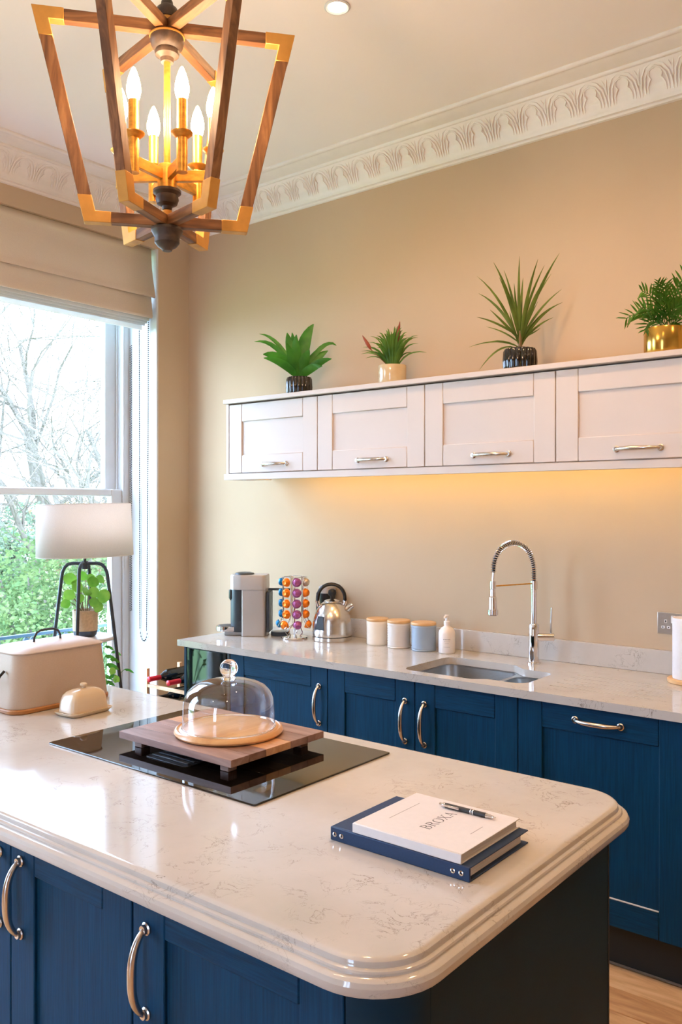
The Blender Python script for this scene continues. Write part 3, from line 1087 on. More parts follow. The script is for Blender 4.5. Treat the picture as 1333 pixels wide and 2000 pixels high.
pn = thing('ballpoint_pen', 'dark grey ballpoint pen with silver clip lying on the white book', 'pen', (-.87, 1.487, .9592))
RX_ = Matrix.Translation((-.930, 1.487, .9594)) @ Matrix.Rotation(PI / 2, 4, 'Y')
MB().lathe([(0, .014), (.0046, .014), (.0050, .018), (.0050, .105), (.0046, .106), (0, .106)], 18, M=RX_).build('barrel', M['grey_plastic'], pn)
MB().lathe([(0, .106), (.0046, .1062), (.0030, .121), (.0012, .127), (0, .1285)], 16, M=RX_).build('tip', M['chrome'], pn)
MB().lathe([(0, .0), (.0030, .0), (.0030, .008), (.0046, .0085), (.0046, .0138), (0, .0138)], 16, M=RX_).build('push_button', M['chrome'], pn)
for s in (.072, .077):
    MB().lathe([(.0051, s), (.0053, s + .0004), (.0053, s + .0018), (.0051, s + .0022)], 18, M=RX_).build('ring_band', M['chrome'], pn)
MB().box(-.921, -.882, 1.4795, 1.4822, .9585, .9632).build('clip', M['chrome'], pn, bev=.001)

# bread bin
bb = thing('bread_bin', 'large cream enamel bread bin with wire handle and wooden base on the island', 'bread bin', (-2.57, 1.628, .91))
bx, by = -2.567, 1.628
MB().prism(rrect(bx - .113, bx + .113, by - .187, by + .187, .05, 8), .9102, .9255).build('base_board', M['bin_wood'], bb, bev=.004)


def rr3(hx, hy, r, z):
    return [(p[0], p[1], z) for p in rrect(bx - hx, bx + hx, by - hy, by + hy, r, 8)]


body = MB().loft([rr3(.108, .182, .048, .9257), rr3(.1095, .1835, .048, .930), rr3(.098, .166, .044, 1.094)])
body.build('body', M['enamel'], bb, smooth=60)
lid = MB().loft([rr3(.100, .168, .045, 1.0945), rr3(.1015, .1695, .045, 1.0965), rr3(.1015, .1695, .045, 1.0995), rr3(.096, .164, .045, 1.1025), rr3(.080, .146, .045, 1.1105), rr3(.060, .120, .045, 1.115), rr3(.02, .07, .019, 1.117)])
lo = lid.build('lid', M['enamel'], bb, smooth=60)
hp = [(bx, by - .050, 1.1125), (bx, by - .049, 1.130), (bx, by - .040, 1.146), (bx, by - .022, 1.153), (bx, by, 1.154), (bx, by + .022, 1.153), (bx, by + .040, 1.146), (bx, by + .049, 1.130), (bx, by + .050, 1.1125)]
MB().tube(hp, 0.0038, 8).box(bx - .011, bx + .011, by - .064, by - .046, 1.1118, 1.1138).box(bx - .011, bx + .011, by + .046, by + .064, 1.1118, 1.1138).build('handle', M['black_metal'], lo)
for s in (-1,):
    yy = by - .176
    MB().tube([(bx - .035, yy, 1.042), (bx - .038, yy - .016, 1.030), (bx - .032, yy - .024, 1.012), (bx, yy - .027, 1.005), (bx + .032, yy - .024, 1.012), (bx + .038, yy - .016, 1.030), (bx + .035, yy, 1.042)], .0046, 8).build('side_handle', M['black_plastic'], bb)

# butter dish
bd = thing('butter_dish', 'cream ceramic butter dish with knobbed lid, in front of the bread bin', 'butter dish', (-2.338, 1.612, .9102), rad(4))


def rloc(hx, hy, r, z):
    return [(p[0], p[1], z) for p in rrect(-hx, hx, -hy, hy, r, 6)]


MB().loft([rloc(.044, .070, .02, 0), rloc(.046, .074, .02, .003), rloc(.052, .082, .022, .010), rloc(.053, .083, .022, .013), rloc(.050, .080, .021, .0135), rloc(.046, .076, .02, .010)]).build('dish', M['cream_ceramic'], bd, local=True, smooth=60)
bl = MB().loft([rloc(.043, .070, .018, .011), rloc(.043, .070, .018, .016), rloc(.041, .067, .018, .045), rloc(.037, .061, .018, .062), rloc(.029, .050, .016, .073), rloc(.018, .036, .012, .078), rloc(.006, .01, .005, .080)]).build('lid', M['cream_ceramic'], bd, local=True, smooth=60)
MB().lathe([(0, .077), (.006, .079), (.006, .083), (.0115, .086), (.0115, .092), (.008, .0955), (0, .096)], 20).build('knob', M['cream_ceramic'], bl, local=True)

# ================================================================== pendant lantern
PX, PY = -1.737, 1.45
pd = thing('pendant_lantern', 'six sided wood and gold lantern pendant hanging over the island', 'pendant light', (PX, PY, 2.5))
ZTp, ZBt = 2.822, 2.288
OT, OB = .334, .207
BW = .030


def xo(z):
    return OB + (OT - OB) * (z - ZBt) / (ZTp - ZBt)


BR = .035
zi_t, zi_b = ZTp - .031, ZBt + .029
TH = .0125
c0 = PX, PY
base_ang = rad(12.4) + YAW


def radial(poly, th, name, m, bev=.0012):
    """poly in (r, z); extruded tangentially; returns object whose local x is radial"""
    mbx = MB().loft([[(r, -th, z - 2.5) for r, z in poly], [(r, th, z - 2.5) for r, z in poly]])
    return mbx.build(name, m, pd, local=True, bev=bev, seg=1)


e = .0016
spec = [
    ('top_arm', [(.018, ZTp - .0015), (.018, zi_t + .0005), (OT - .078, zi_t + .0005), (OT - .078, ZTp - .0015)], TH, M['fixture_wood_x']),
    ('side_bar', [(xo(2.75) - .0015, 2.75), (xo(2.75) - BR + .001, 2.75), (xo(2.355) - BR + .001, 2.355), (xo(2.355) - .0015, 2.355)], TH, M['fixture_wood_z']),
    ('lower_arm', [(.018, ZBt + .0015), (.018, zi_b - .0005), (OB - .066, zi_b - .0005), (OB - .066, ZBt + .0015)], TH, M['fixture_wood_x']),
    ('corner_bracket', [(OT, ZTp), (OT - .0785, ZTp), (OT - .0785, zi_t), (xo(zi_t) - BR, zi_t), (xo(2.749) - BR, 2.749), (xo(2.749), 2.749)], TH + e, M['brass']),
    ('corner_bracket', [(OB, ZBt), (xo(2.356), 2.356), (xo(2.356) - BR, 2.356), (xo(zi_b) - BR, zi_b), (OB - .067, zi_b), (OB - .067, ZBt)], TH + e, M['brass']),
]
protos = [radial(p, t, nme, m_) for nme, p, t, m_ in spec]
# candle cluster
protos2 = []
CRd = .120
b = MB().box(.02, CRd, -.0065, .0065, 2.408 - 2.5, 2.436 - 2.5).build('bracket_arm', M['gold'], pd, local=True, bev=.001, seg=1)
s1 = MB().lathe([(0, 2.392), (.0135, 2.392), (.0135, 2.484), (.0128, 2.486), (.0128, 2.572), (0, 2.572)], 20, (CRd, 0, -2.5)).build('candle_sleeve', M['gold'], pd, local=True)
MB().lathe([(.0137, 2.478), (.018, 2.480), (.027, 2.488), (.0275, 2.4905), (.026, 2.491), (.0137, 2.4855)], 24, (CRd, 0, -2.5)).build('drip_cup', M['gold'], s1, local=True)
bp = [(0, 2.5725), (.0115, 2.5725), (.0150, 2.580), (.0178, 2.594), (.0172, 2.608), (.0135, 2.626), (.008, 2.642), (.0035, 2.652), (0, 2.655)]
b3 = MB().lathe(bp, 20, (CRd, 0, -2.5)).build('bulb', M['bulb'], pd, local=True, smooth=80)
for k in range(6):
    for o in protos:
        if k == 0:
            o.rotation_euler = (0, 0, base_ang)
        else:
            c = dup(o, pd)
            c.rotation_euler = (0, 0, base_ang + k * PI / 3)
    for o in (b, s1, b3):
        if k == 0:
            o.rotation_euler = (0, 0, YAW - rad(1))
        else:
            c = dup(o, pd)
            c.rotation_euler = (0, 0, YAW - rad(1) + k * PI / 3)
MB().lathe([(0, 2.83), (.024, 2.83), (.024, 2.788), (.045, 2.786), (.045, 2.782), (0, 2.782)], 28, (PX, PY, 0)).build('top_hub', M['brass'], pd)
MB().lathe([(0, 2.7815), (.043, 2.7815), (.044, 2.772), (.040, 2.758), (.030, 2.750), (.032, 2.744), (.030, 2.736), (.018, 2.728), (.016, 2.718), (0, 2.717)], 28, (PX, PY, 0)).build('top_turning', M['turned_wood'], pd)
MB().lathe([(0, 2.831), (.026, 2.831), (.030, 2.842), (.027, 2.856), (.016, 2.866), (.015, 2.875), (.010, 2.885), (0, 2.886)], 24, (PX, PY, 0)).build('crown_turning', M['turned_wood'], pd)
MB().cyl(.0085, 2.43, 2.72, (PX, PY, 0), 16).build('stem', M['gold'], pd)
MB().lathe([(0, 2.45), (.024, 2.45), (.025, 2.445), (.025, 2.386), (0, 2.386)], 24, (PX, PY, 0)).build('cluster_hub', M['gold'], pd)
MB().lathe([(0, 2.3855), (.036, 2.3855), (.036, 2.379), (.028, 2.372), (.030, 2.362), (.026, 2.350), (.014, 2.344), (.012, 2.336), (0, 2.335)], 28, (PX, PY, 0)).build('cluster_turning', M['turned_wood'], pd)
MB().lathe([(0, 2.335), (.013, 2.333), (.013, 2.285), (0, 2.285)], 16, (PX, PY, 0)).build('lower_hub', M['brass'], pd)
MB().lathe([(0, 2.287), (.040, 2.287), (.041, 2.280), (.034, 2.268), (.032, 2.262), (.032, 2.250), (.024, 2.240), (.014, 2.234), (.012, 2.229), (0, 2.228)], 28, (PX, PY, 0)).build('lower_turning', M['turned_wood'], pd)
MB().cyl(.006, 2.884, CZ - .02, (PX, PY, 0), 12).build('hanging_rod', M['brass'], pd)
MB().lathe([(0, CZ - .001), (.062, CZ - .001), (.060, CZ - .012), (.03, CZ - .022), (0, CZ - .024)], 28, (PX, PY, 0)).build('ceiling_rose', M['brass'], pd)


# downlights
def downlight(x, y, label, group=None):
    d = thing('recessed_downlight', label, 'light', (x, y, CZ), group=group)
    MB().lathe([(.032, -.0005), (.045, -.0005), (.046, -.004), (.040, -.007), (.033, -.004)], 32).build('trim_ring', M['white'], d, local=True)
    MB().lathe([(0, -.0012), (.0325, -.0012), (.0325, -.0028), (0, -.0028)], 24).build('lens', M['lamp_disc'], d, local=True)
    ld = bpy.data.lights.new('downlight_lamp', 'SPOT')
    ld.energy = SPOT_W
    ld.color = (1.0, .58, .27)
    ld.spot_size = rad(168)
    ld.spot_blend = .8
    ld.shadow_soft_size = .03
    lo_ = bpy.data.objects.new('downlight_lamp', ld)
    COL.objects.link(lo_)
    lo_.parent = d
    lo_.location = (0, 0, -.02)
    return d


downlight(-1.875, 2.325, 'small round recessed downlight lit in the ceiling, right of the pendant')
for x, y, lab in ((-.6, 2.325, 'added fill downlight out of view, above the dishwasher and kitchen roll'), (.7, 2.325, 'added fill downlight out of view, farthest right along the sink wall'),
                  (-.6, .3, 'added fill downlight out of view, above the open floor before the island'), (-1.875, -.6, 'added fill downlight out of view, near the front window')):
    downlight(x, y, lab)  # unseen lamps added to bring more warm light into the room

# ================================================================== roman blind
yb0, yb1 = WIN1[0] + .03, WIN1[1] - .035
rbld = thing('roman_blind', 'oatmeal linen roman blind drawn up in folds over the window', 'blind', (-3.95, (yb0 + yb1) / 2, 2.6))


def sheet(name, prof_, m, y0=yb0, y1=yb1, parent=rbld, th=.004, n=6):
    """a cloth drop: (x, z) outline carried across the window"""
    mbs = MB()
    cols = n + 1
    vs = []
    for x, z in prof_:
        for k in range(cols):
            yy = y0 + (y1 - y0) * k / n
            vs.append((x, yy, z))
    fs = []
    for i in range(len(prof_) - 1):
        for k in range(n):
            fs.append((i * cols + k, i * cols + k + 1, (i + 1) * cols + k + 1, (i + 1) * cols + k))
    mbs.add(vs, fs)
    return mbs.build(name, m, parent, smooth=60, solid=th)


MB().box(-3.965, -3.925, yb0, yb1, 3.008, 3.046).build('head_rail', M['linen'], rbld, bev=.003)
p1 = [(-3.922, 3.047), (-3.922, 3.0), (-3.918, 2.94), (-3.906, 2.87), (-3.892, 2.80), (-3.886, 2.77), (-3.890, 2.762), (-3.905, 2.768), (-3.93, 2.79)]
sheet('top_drop', p1, M['linen'], yb0, yb1 + .004)
p2 = [(-3.925, 2.80), (-3.915, 2.76), (-3.908, 2.70), (-3.902, 2.660), (-3.906, 2.648), (-3.918, 2.650), (-3.94, 2.67)]
sheet('fold', p2, M['linen'], yb0, yb1 - .002)
for i, (dx, zb) in enumerate(((-3.932, 2.634), (-3.952, 2.624), (-3.972, 2.614))):
    p3 = [(dx - .006, 2.72), (dx, 2.68), (dx + .004, zb + .012), (dx, zb), (dx - .010, zb + .002), (dx - .014, zb + .03)]
    sheet('fold', p3, M['lining'], yb0, yb1 - .004)
MB().box(-4.004, -3.992, yb0, yb1 - .006, 2.590, 2.635).build('bottom_bar', M['lining'], rbld, bev=.003)
p4 = [(-3.93, 3.0), (-3.95, 2.8), (-3.985, 2.7), (-3.998, 2.62)]
sheet('lining_drop', p4, M['lining'], yb0, yb1 - .004)
# chain
ch = MB()
yc = WIN1[1] - .020
ca, cb = -4.045, -3.962
pts = []
z = 2.72
while z > .85:
    pts.append((ca + .006 * (2.72 - z) / 1.9, yc, z))
    z -= .0115
for i in range(1, 9):
    a = PI * i / 9
    pts.append(((ca + cb - .012) / 2 + .006 - .032 * math.cos(a), yc, .85 - .065 * math.sin(a)))
z = .85
while z < 2.95:
    pts.append((cb - .016 * max(0, (2.2 - z)) / 1.4, yc, z))
    z += .0115
for p in pts:
    ch.ball(p, .0042, 5, 3)
ch.tube(pts, .0011, 3)
ch.build('bead_chain', M['chain'], rbld, kind='stuff', smooth=0)

# ================================================================== floor lamp by the window
LX, LY = -3.585, 2.478
fl = thing('shelf_floor_lamp', 'dark metal four legged lamp with white drum shade and round shelves by the window', 'lamp', (LX, LY, 0))
shd = MB()
shd.lathe([(.222, 1.578), (.225, 1.45), (.228, 1.326)], 64, (LX, LY, 0))
Tilt = Matrix.Translation((LX, LY, 1.45)) @ Matrix.Rotation(rad(-1.3), 4, CF) @ Matrix.Translation((-LX, -LY, -1.45))
shd.v = [Tilt @ p for p in shd.v]
shd.build('lamp_shade', M['shade'], fl, smooth=80, solid=.0025)
rg = MB()
for zz, r in ((1.578, .222), (1.326, .228)):
    rg.tube([Tilt @ Vector((LX + r * math.cos(2 * PI * i / 64), LY + r * math.sin(2 * PI * i / 64), zz)) for i in range(64)], .0022, 6, closed=True)
rg.build('shade_ring', M['lining'], fl)
MB().cyl(.007, 1.265, 1.44, (LX, LY, 0), 12).lathe([(0, 1.44), (.018, 1.44), (.018, 1.50), (0, 1.50)], 16, (LX, LY, 0)).build('lamp_holder', M['black_metal'], fl)
MB().lathe([(0, 1.262), (.016, 1.262), (.016, 1.30), (0, 1.30)], 16, (LX, LY, 0)).build('hub', M['black_metal'], fl)
lc = Vector((LX, LY, 0))
for k, da in enumerate((rad(2), rad(95), rad(182), rad(273))):
    d = (CR * math.cos(da) + CF * math.sin(da))
    pr = [(0, 1.288), (.060, 1.290), (.082, 1.284), (.098, 1.268), (.108, 1.245), (.113, 1.21), (.150, .90), (.196, .50), (.250, .0)]
    MB().tube([lc + d * r + Vector((0, 0, z)) for r, z in pr], .0085, 10).build('leg', M['black_metal'], fl)
for zz, rr in ((.915, .142), (.45, .195)):
    MB().lathe([(0, zz), (rr - .004, zz), (rr, zz + .004), (rr, zz + .014), (rr - .004, zz + .018), (0, zz + .018)], 48, (LX, LY, 0)).build('shelf', M['white'], fl)


# ================================================================== plants
def leaf_mb(p0, p1, p2, w, n=8, fold=.22, kind='blade', face=.6):
    sp_ = bez(p0, p1, p2, n)
    m = MB()
    vs = []
    for i, p in enumerate(sp_):
        t = i / n
        tg = (sp_[min(i + 1, n)] - sp_[max(i - 1, 0)]).normalized()
        flat_ = tg.cross(Vector((0, 0, 1)))
        face_ = tg.cross(CF)
        if flat_.dot(face_) < 0:
            flat_ = -flat_
        sd_ = flat_ * (1 - face) + face_ * face
        if sd_.length < .05:
            sd_ = CR.copy()
        sd_.normalize()
        nm = sd_.cross(tg).normalized()
        if kind == 'blade':
            ww = w * min(1, (.35 + 2.2 * t)) * (1 - t ** 3.2)
        elif kind == 'broad':
            ww = w * math.sin(PI * (t ** .8 * .94 + .045)) ** .8
        else:
            ww = w * math.sin(PI * (t * .97 + .02)) ** .55
        ww = max(ww, .0006)
        vs += [p - sd_ * ww / 2 + nm * fold * ww / 2, p, p + sd_ * ww / 2 + nm * fold * ww / 2]
    fs = []
    for i in range(n):
        a = i * 3
        fs += [(a, a + 1, a + 4, a + 3), (a + 1, a + 2, a + 5, a + 4)]
    return m.add(vs, fs)


def P3(base, r, z, f):
    return base + CR * r + Vector((0, 0, z)) + CF * f


def ribbed(n=18, a=.045):
    return lambda t: 1 - a * abs(math.cos(t * n / 2)) ** 6


ZP = 2.1195
random.seed(11)
# plant 1: broad leaves, black ribbed pot
B1 = Vector((-2.873, 3.255, ZP))
t1 = thing('potted_plant', 'broad leaved green plant in a black ribbed pot at the left of the cupboard top', 'plant', B1, group='pot plants on the cupboard top')


def ribpot(parent, B, r, h):
    MB().lathe([(0, 0), (r * .9, 0), (r * .98, h * .10), (r * 1.02, h * .5), (r * .98, h * .9), (r * .90, h), (r * .84, h), (r * .84, h * .82), (0, h * .82)], 108, B, mod=ribbed(18, .07)).build('pot', M['black_pot'], parent, smooth=60)
    MB().lathe([(0, h * .9), (r * .83, h * .88), (r * .83, h * .83), (0, h * .83)], 24, B).build('soil', M['soil'], parent)


ribpot(t1, B1, .067, .102)
sc1 = .00074
for (tx_, ty_, mx, my, w, f) in [(80, 240, 215, 245, 26, .02), (55, 312, 200, 270, 30, -.05), (115, 400, 225, 380, 66, -.06), (125, 437, 250, 430, 48, -.11), (268, 225, 290, 330, 66, .05),
                                 (452, 170, 365, 270, 82, .03), (338, 262, 320, 380, 62, -.04), (610, 315, 520, 240, 30, .04), (532, 322, 450, 340, 32, .06), (552, 356, 455, 400, 62, .02), (578, 428, 480, 430, 48, -.05),
                                 (516, 484, 430, 470, 52, -.08), (428, 372, 385, 430, 64, -.07), (278, 330, 310, 430, 60, -.08), (200, 368, 270, 400, 52, .03), (300, 215, 320, 330, 50, .08)]:
    b0 = P3(B1, 0, .095, 0)
    tip = P3(B1, (tx_ - 355) * sc1, .095 + (555 - ty_) * sc1, f)
    mid = P3(B1, (mx - 355) * sc1, .095 + (555 - my) * sc1, f * .4)
    leaf_mb(b0, mid, tip, w * sc1 * 1.15, 8, .25, 'broad', .8).build('leaf', M['leaf1'], t1, smooth=80, recalc=False)

# plant 2: narrow leaves and red bracts, cream pot
B2 = Vector((-2.295, 3.255, ZP))
t2 = thing('potted_plant', 'grassy plant with two red flower spikes in a cream pot on the cupboard top', 'plant', B2, group='pot plants on the cupboard top')
MB().lathe([(0, 0), (.060, 0), (.064, .006), (.0655, .095), (.064, .102), (.058, .102), (.057, .085), (0, .085)], 40, B2).build('pot', M['cream_pot'], t2)
MB().lathe([(0, .092), (.056, .089), (.056, .086), (0, .086)], 24, B2).build('soil', M['soil'], t2)
random.seed(23)
for i in range(72):
    a = random.uniform(0, 2 * PI)
    el = .12 + .88 * random.random() ** .62
    Ln = random.uniform(.115, .165)
    r = Ln * math.cos(el * 1.45)
    z = Ln * math.sin(el * 1.45) * 1.32
    cx, fy = r * math.cos(a), r * math.sin(a) * .7
    b0 = P3(B2, .022 * math.cos(a), .092, .022 * math.sin(a))
    tip = P3(B2, cx * 1.2, .092 + z - .012, fy)
    mid = P3(B2, cx * .45, .092 + z * .75 + .03, fy * .5)
    leaf_mb(b0, mid, tip, random.uniform(.008, .013), 6, .3).build('leaf', M['leaf2'], t2, smooth=80, recalc=False)
for (r0, z0, r1, z1) in ((-.100, .175, -.140, .240), (.022, .21, .034, .305)):
    s_ = MB().tube([P3(B2, r0 * .2, .10, -.01), P3(B2, r0, z0, -.015)], .0022, 6).build('flower_stem', M['stem'], t2)
    pr_ = [Vector(P3(B2, r0 + (r1 - r0) * k / 6, z0 + (z1 - z0) * k / 6, -.015)) for k in range(7)]
    MB().tube(pr_, [.003, .007, .0085, .008, .0062, .004, .0012], 8, flat=(tuple(CF), .5)).build('red_bract', M['bract'], s_)

# plant 3: spiky dracaena
B3 = Vector((-1.643, 3.255, ZP))
t3 = thing('potted_plant', 'tall spiky olive leaved plant in a black ribbed pot on the cupboard top', 'plant', B3, group='pot plants on the cupboard top')
ribpot(t3, B3, .0705, .104)
sc3 = .000694
random.seed(7)
MB().tube([P3(B3, 0, .085, 0), P3(B3, 0, .18, 0)], [.009, .007], 8).build('stem', M['stem'], t3)
for (tx_, ty_, mx, my, w) in [(345, 50, 345, 300, 20), (105, 150, 270, 280, 20), (110, 260, 260, 330, 18), (180, 105, 300, 260, 20), (212, 195, 300, 300, 18), (442, 85, 380, 300, 22), (500, 98, 400, 300, 18),
                              (572, 45, 440, 260, 22), (552, 135, 420, 320, 18), (612, 232, 450, 350, 16), (592, 308, 440, 400, 22), (577, 388, 450, 440, 16), (592, 335, 470, 370, 14), (90, 414, 210, 425, 14), (165, 378, 260, 440, 16),
                              (160, 455, 280, 480, 14), (50, 583, 240, 510, 14), (275, 390, 310, 480, 14), (330, 190, 335, 320, 16), (455, 320, 400, 430, 14), (430, 330, 390, 420, 14), (390, 150, 365, 330, 20), (250, 140, 320, 290, 16), (480, 470, 410, 520, 14), (500, 190, 410, 330, 16)]:
    f = random.uniform(-.09, .07)
    b0 = P3(B3, 0, .095 + random.uniform(.01, .07), 0)
    tip = P3(B3, (tx_ - 360) * sc3, .085 + (622 - ty_) * sc3, f)
    mid = P3(B3, (mx - 360) * sc3, .085 + (622 - my) * sc3, f * .3)
    leaf_mb(b0, mid, tip, w * sc3 * 1.05, 8, .3).build('leaf', M['leaf3'], t3, smooth=80, recalc=False)
leaf_mb(P3(B3, -.03, .105, -.03), P3(B3, -.10, .125, -.06), P3(B3, -.184, -.0 + .004, -.085), .010, 8, .3).build('leaf', M['leaf3'], t3, smooth=80, recalc=False)

# plant 4: palm in gold pot
B4 = Vector((-1.048, 3.255, ZP))
t4 = thing('potted_plant', 'bushy parlour palm in a shiny gold pot, cut by the right photo edge', 'plant', B4, group='pot plants on the cupboard top')
MB().lathe([(0, 0), (.072, 0), (.075, .004), (.075, .108), (.073, .112), (.069, .112), (.068, .095), (0, .095)], 48, B4).build('pot', M['gold_pot'], t4)
MB().lathe([(0, .102), (.067, .099), (.067, .096), (0, .096)], 24, B4).build('soil', M['soil'], t4)
sc4 = .00019
random.seed(31)
fr = [(100, 760, 450, 700), (30, 1120, 350, 850), (300, 1400, 420, 1050), (400, 620, 600, 800), (690, 430, 680, 800), (1000, 190, 850, 700), (1300, 420, 1000, 750), (1350, 800, 1050, 800), (1300, 1150, 1000, 950), (560, 640, 640, 900), (850, 560, 780, 900),
      (250, 950, 500, 900), (1100, 1300, 950, 1050), (480, 1000, 560, 1050), (820, 950, 760, 1100), (620, 780, 660, 1000), (1000, 700, 840, 950)]
for (tx_, ty_, mx, my) in fr:
    f = random.uniform(-.10, .08)
    b0 = P3(B4, random.uniform(-.02, .02), .10, random.uniform(-.02, .02))
    tip = P3(B4, (tx_ - 720) * sc4, .10 + (1430 - ty_) * sc4, f)
    mid = P3(B4, (mx - 720) * sc4, .10 + (1430 - my) * sc4, f * .5)
    spn = bez(b0, mid, tip, 10)
    m4 = MB().tube(spn, .0015, 4)
    for i in range(3, 11):
        tg = (spn[i] - spn[i - 1]).normalized()
        for s in (-1, 1):
            sdv = (tg.cross(CF) * s + tg * .9 + CF * random.uniform(-.5, .3)).normalized()
            Lf = .062 * (1 - .45 * abs(i - 6) / 5) * random.uniform(.85, 1.15)
            q0, q1 = spn[i], spn[i] + sdv * Lf + Vector((0, 0, -.006))
            lm = leaf_mb(q0, (q0 + q1) / 2 + Vector((0, 0, .004)), q1, .008, 4, .3)
            m4.add(lm.v, lm.f)
    m4.build('frond', M['leaf4'], t4, smooth=80, recalc=False)

# plant 5: round leaves on the lamp shelf
B5 = Vector((LX, LY, .9335)) + CR * .006 + CF * -.01
t5 = thing('potted_plant', 'round leaved bright green plant in a beige and slate pot on the lamp shelf', 'plant', B5)
MB().lathe([(.0585, .031), (.0595, .05), (.0605, .124), (.060, .130), (.0555, .130), (.055, .112), (0, .112)], 40, B5).build('pot', M['speckle_pot'], t5)
MB().lathe([(0, 0), (.044, 0), (.054, .010), (.0583, .0308), (0, .0308)], 40, B5).build('pot_base', M['navy_band'], t5)
MB().lathe([(0, .12), (.054, .117), (.054, .113), (0, .113)], 24, B5).build('soil', M['soil'], t5)
random.seed(3)
px5 = 4.2 / 1668
for (ux, vy, w, up, f) in [(-30, -58, 23, 1, 0), (-24, -30, 20, 1, -.06), (-34, -12, 17, -1, -.03), (-10, -44, 20, 1, -.05), (12, -52, 21, 1, .03), (24, -56, 17, 1, .05), (10, -36, 19, 1, -.06), (22, -34, 20, -1, -.05), (37, -26, 25, -1, -.02),
                           (30, -6, 19, -1, -.05), (26, -16, 18, -1, -.08), (-14, -62, 18, 1, .06), (2, -58, 17, 1, .07), (-40, -22, 15, -1, .04), (0, -26, 16, 1, -.09), (-20, -48, 18, 1, .02)]:
    c = P3(B5, ux * px5, .13 - vy * px5, f)
    b0 = P3(B5, ux * px5 * .2, .118, f * .3)
    dirv = (CR * (ux / 40) + Vector((0, 0, .35 * up)) + CF * random.uniform(-.4, .1)).normalized()
    L5 = w * px5 * 1.12
    p0 = c - dirv * L5 * .5
    p2 = c + dirv * L5 * .5
    lf = leaf_mb(p0, (p0 + p2) / 2 + Vector((0, 0, .006)), p2, w * px5 * 1.1, 8, .15, 'round', .85).build('leaf', M['leaf5'], t5, smooth=80, recalc=False)
    MB().tube(bez(b0, (b0 + p0) / 2 + Vector((0, 0, .01)), p0, 5), .0018, 5).build('leaf_stalk', M['stem'], lf)

# plant 6: trailing plant on the low shelf
B6 = Vector((LX, LY, .4685))
t6 = thing('potted_plant', 'leafy plant on the lower lamp shelf, mostly hidden behind the bread bin', 'plant', B6)
MB().lathe([(0, 0), (.055, 0), (.066, .11), (.060, .11), (.056, .09), (0, .09)], 32, B6).build('pot', M['cream_pot'], t6)
random.seed(9)
for (ux, vv, w, L6) in [(38, 1280, 10, 40), (42, 1297, 12, 45), (52, 1309, 17, 22), (44, 1272, 8, 34), (62, 1325, 17, 22), (30, 1318, 9, 40), (68, 1306, 6, 36), (20, 1290, 12, 40), (5, 1285, 14, 34), (-20, 1290, 14, 34), (45, 1330, 9, 36), (50, 1286, 9, 34), (34, 1262, 8, 30), (48, 1318, 9, 34), (-5, 1300, 12, 36)]:
    f = random.uniform(-.07, .10)
    zc = 1.565 - (vv - 990) * (4.2 + f) / 1668 - B6.z
    c = P3(B6, ux * px5, zc, f)
    b0 = P3(B6, ux * px5 * .15, .095, f * .2)
    p2 = c + (CR * (.7 if ux > 0 else -.7) + Vector((0, 0, -.25))) * L6 * px5 * .8
    lf = leaf_mb(c, (c + p2) / 2 + Vector((0, 0, .012)), p2, w * px5, 7, .2, 'broad').build('leaf', M['leaf5' if w > 14 else 'leaf1'], t6, smooth=80, recalc=False)
    MB().tube(bez(b0, (b0 + c) / 2 + Vector((0, 0, .03)), c, 6), .0016, 5).build('leaf_stalk', M['leaf2'], lf)

# ================================================================== things on the rear worktop
WT = .9102
# canisters
CG = 'lidded canisters by the sink'
for (x, y, r, h, m_, nrib, lab) in ((-2.410, 3.296, .053, .112, 'can1', 0, 'smooth cream canister with wooden lid, left of the ribbed canisters'),
                                    (-2.276, 3.280, .054, .116, 'can2', 9, 'pale stone ribbed canister with wooden lid, middle of the three'),
                                    (-2.143, 3.288, .057, .116, 'can3', 9, 'blue grey ribbed canister with wooden lid, next to the soap bottle')):
    c = thing('lidded_canister', lab, 'canister', (x, y, WT), group=CG)
    pf = [(0, 0), (r * .94, 0), (r, .005)]
    if nrib:
        for i in range(nrib * 2):
            pf.append((r * (1.0 if i % 2 else .955), .008 + (h - .012) * i / (nrib * 2)))
    else:
        for i in range(12):
            pf.append((r * (1.0 if i % 2 else .994), .008 + (h - .012) * i / 12))
    pf += [(r, h - .002), (r * .96, h), (0, h)]
    MB().lathe(pf, 40).build('jar', M[m_], c, local=True, smooth=50)
    MB().lathe([(0, h + .0002), (r * .99, h + .0002), (r * 1.01, h + .003), (r * 1.01, h + .009), (r * .97, h + .0125), (0, h + .0125)], 40).build('lid', M['lid_wood'], c, local=True)
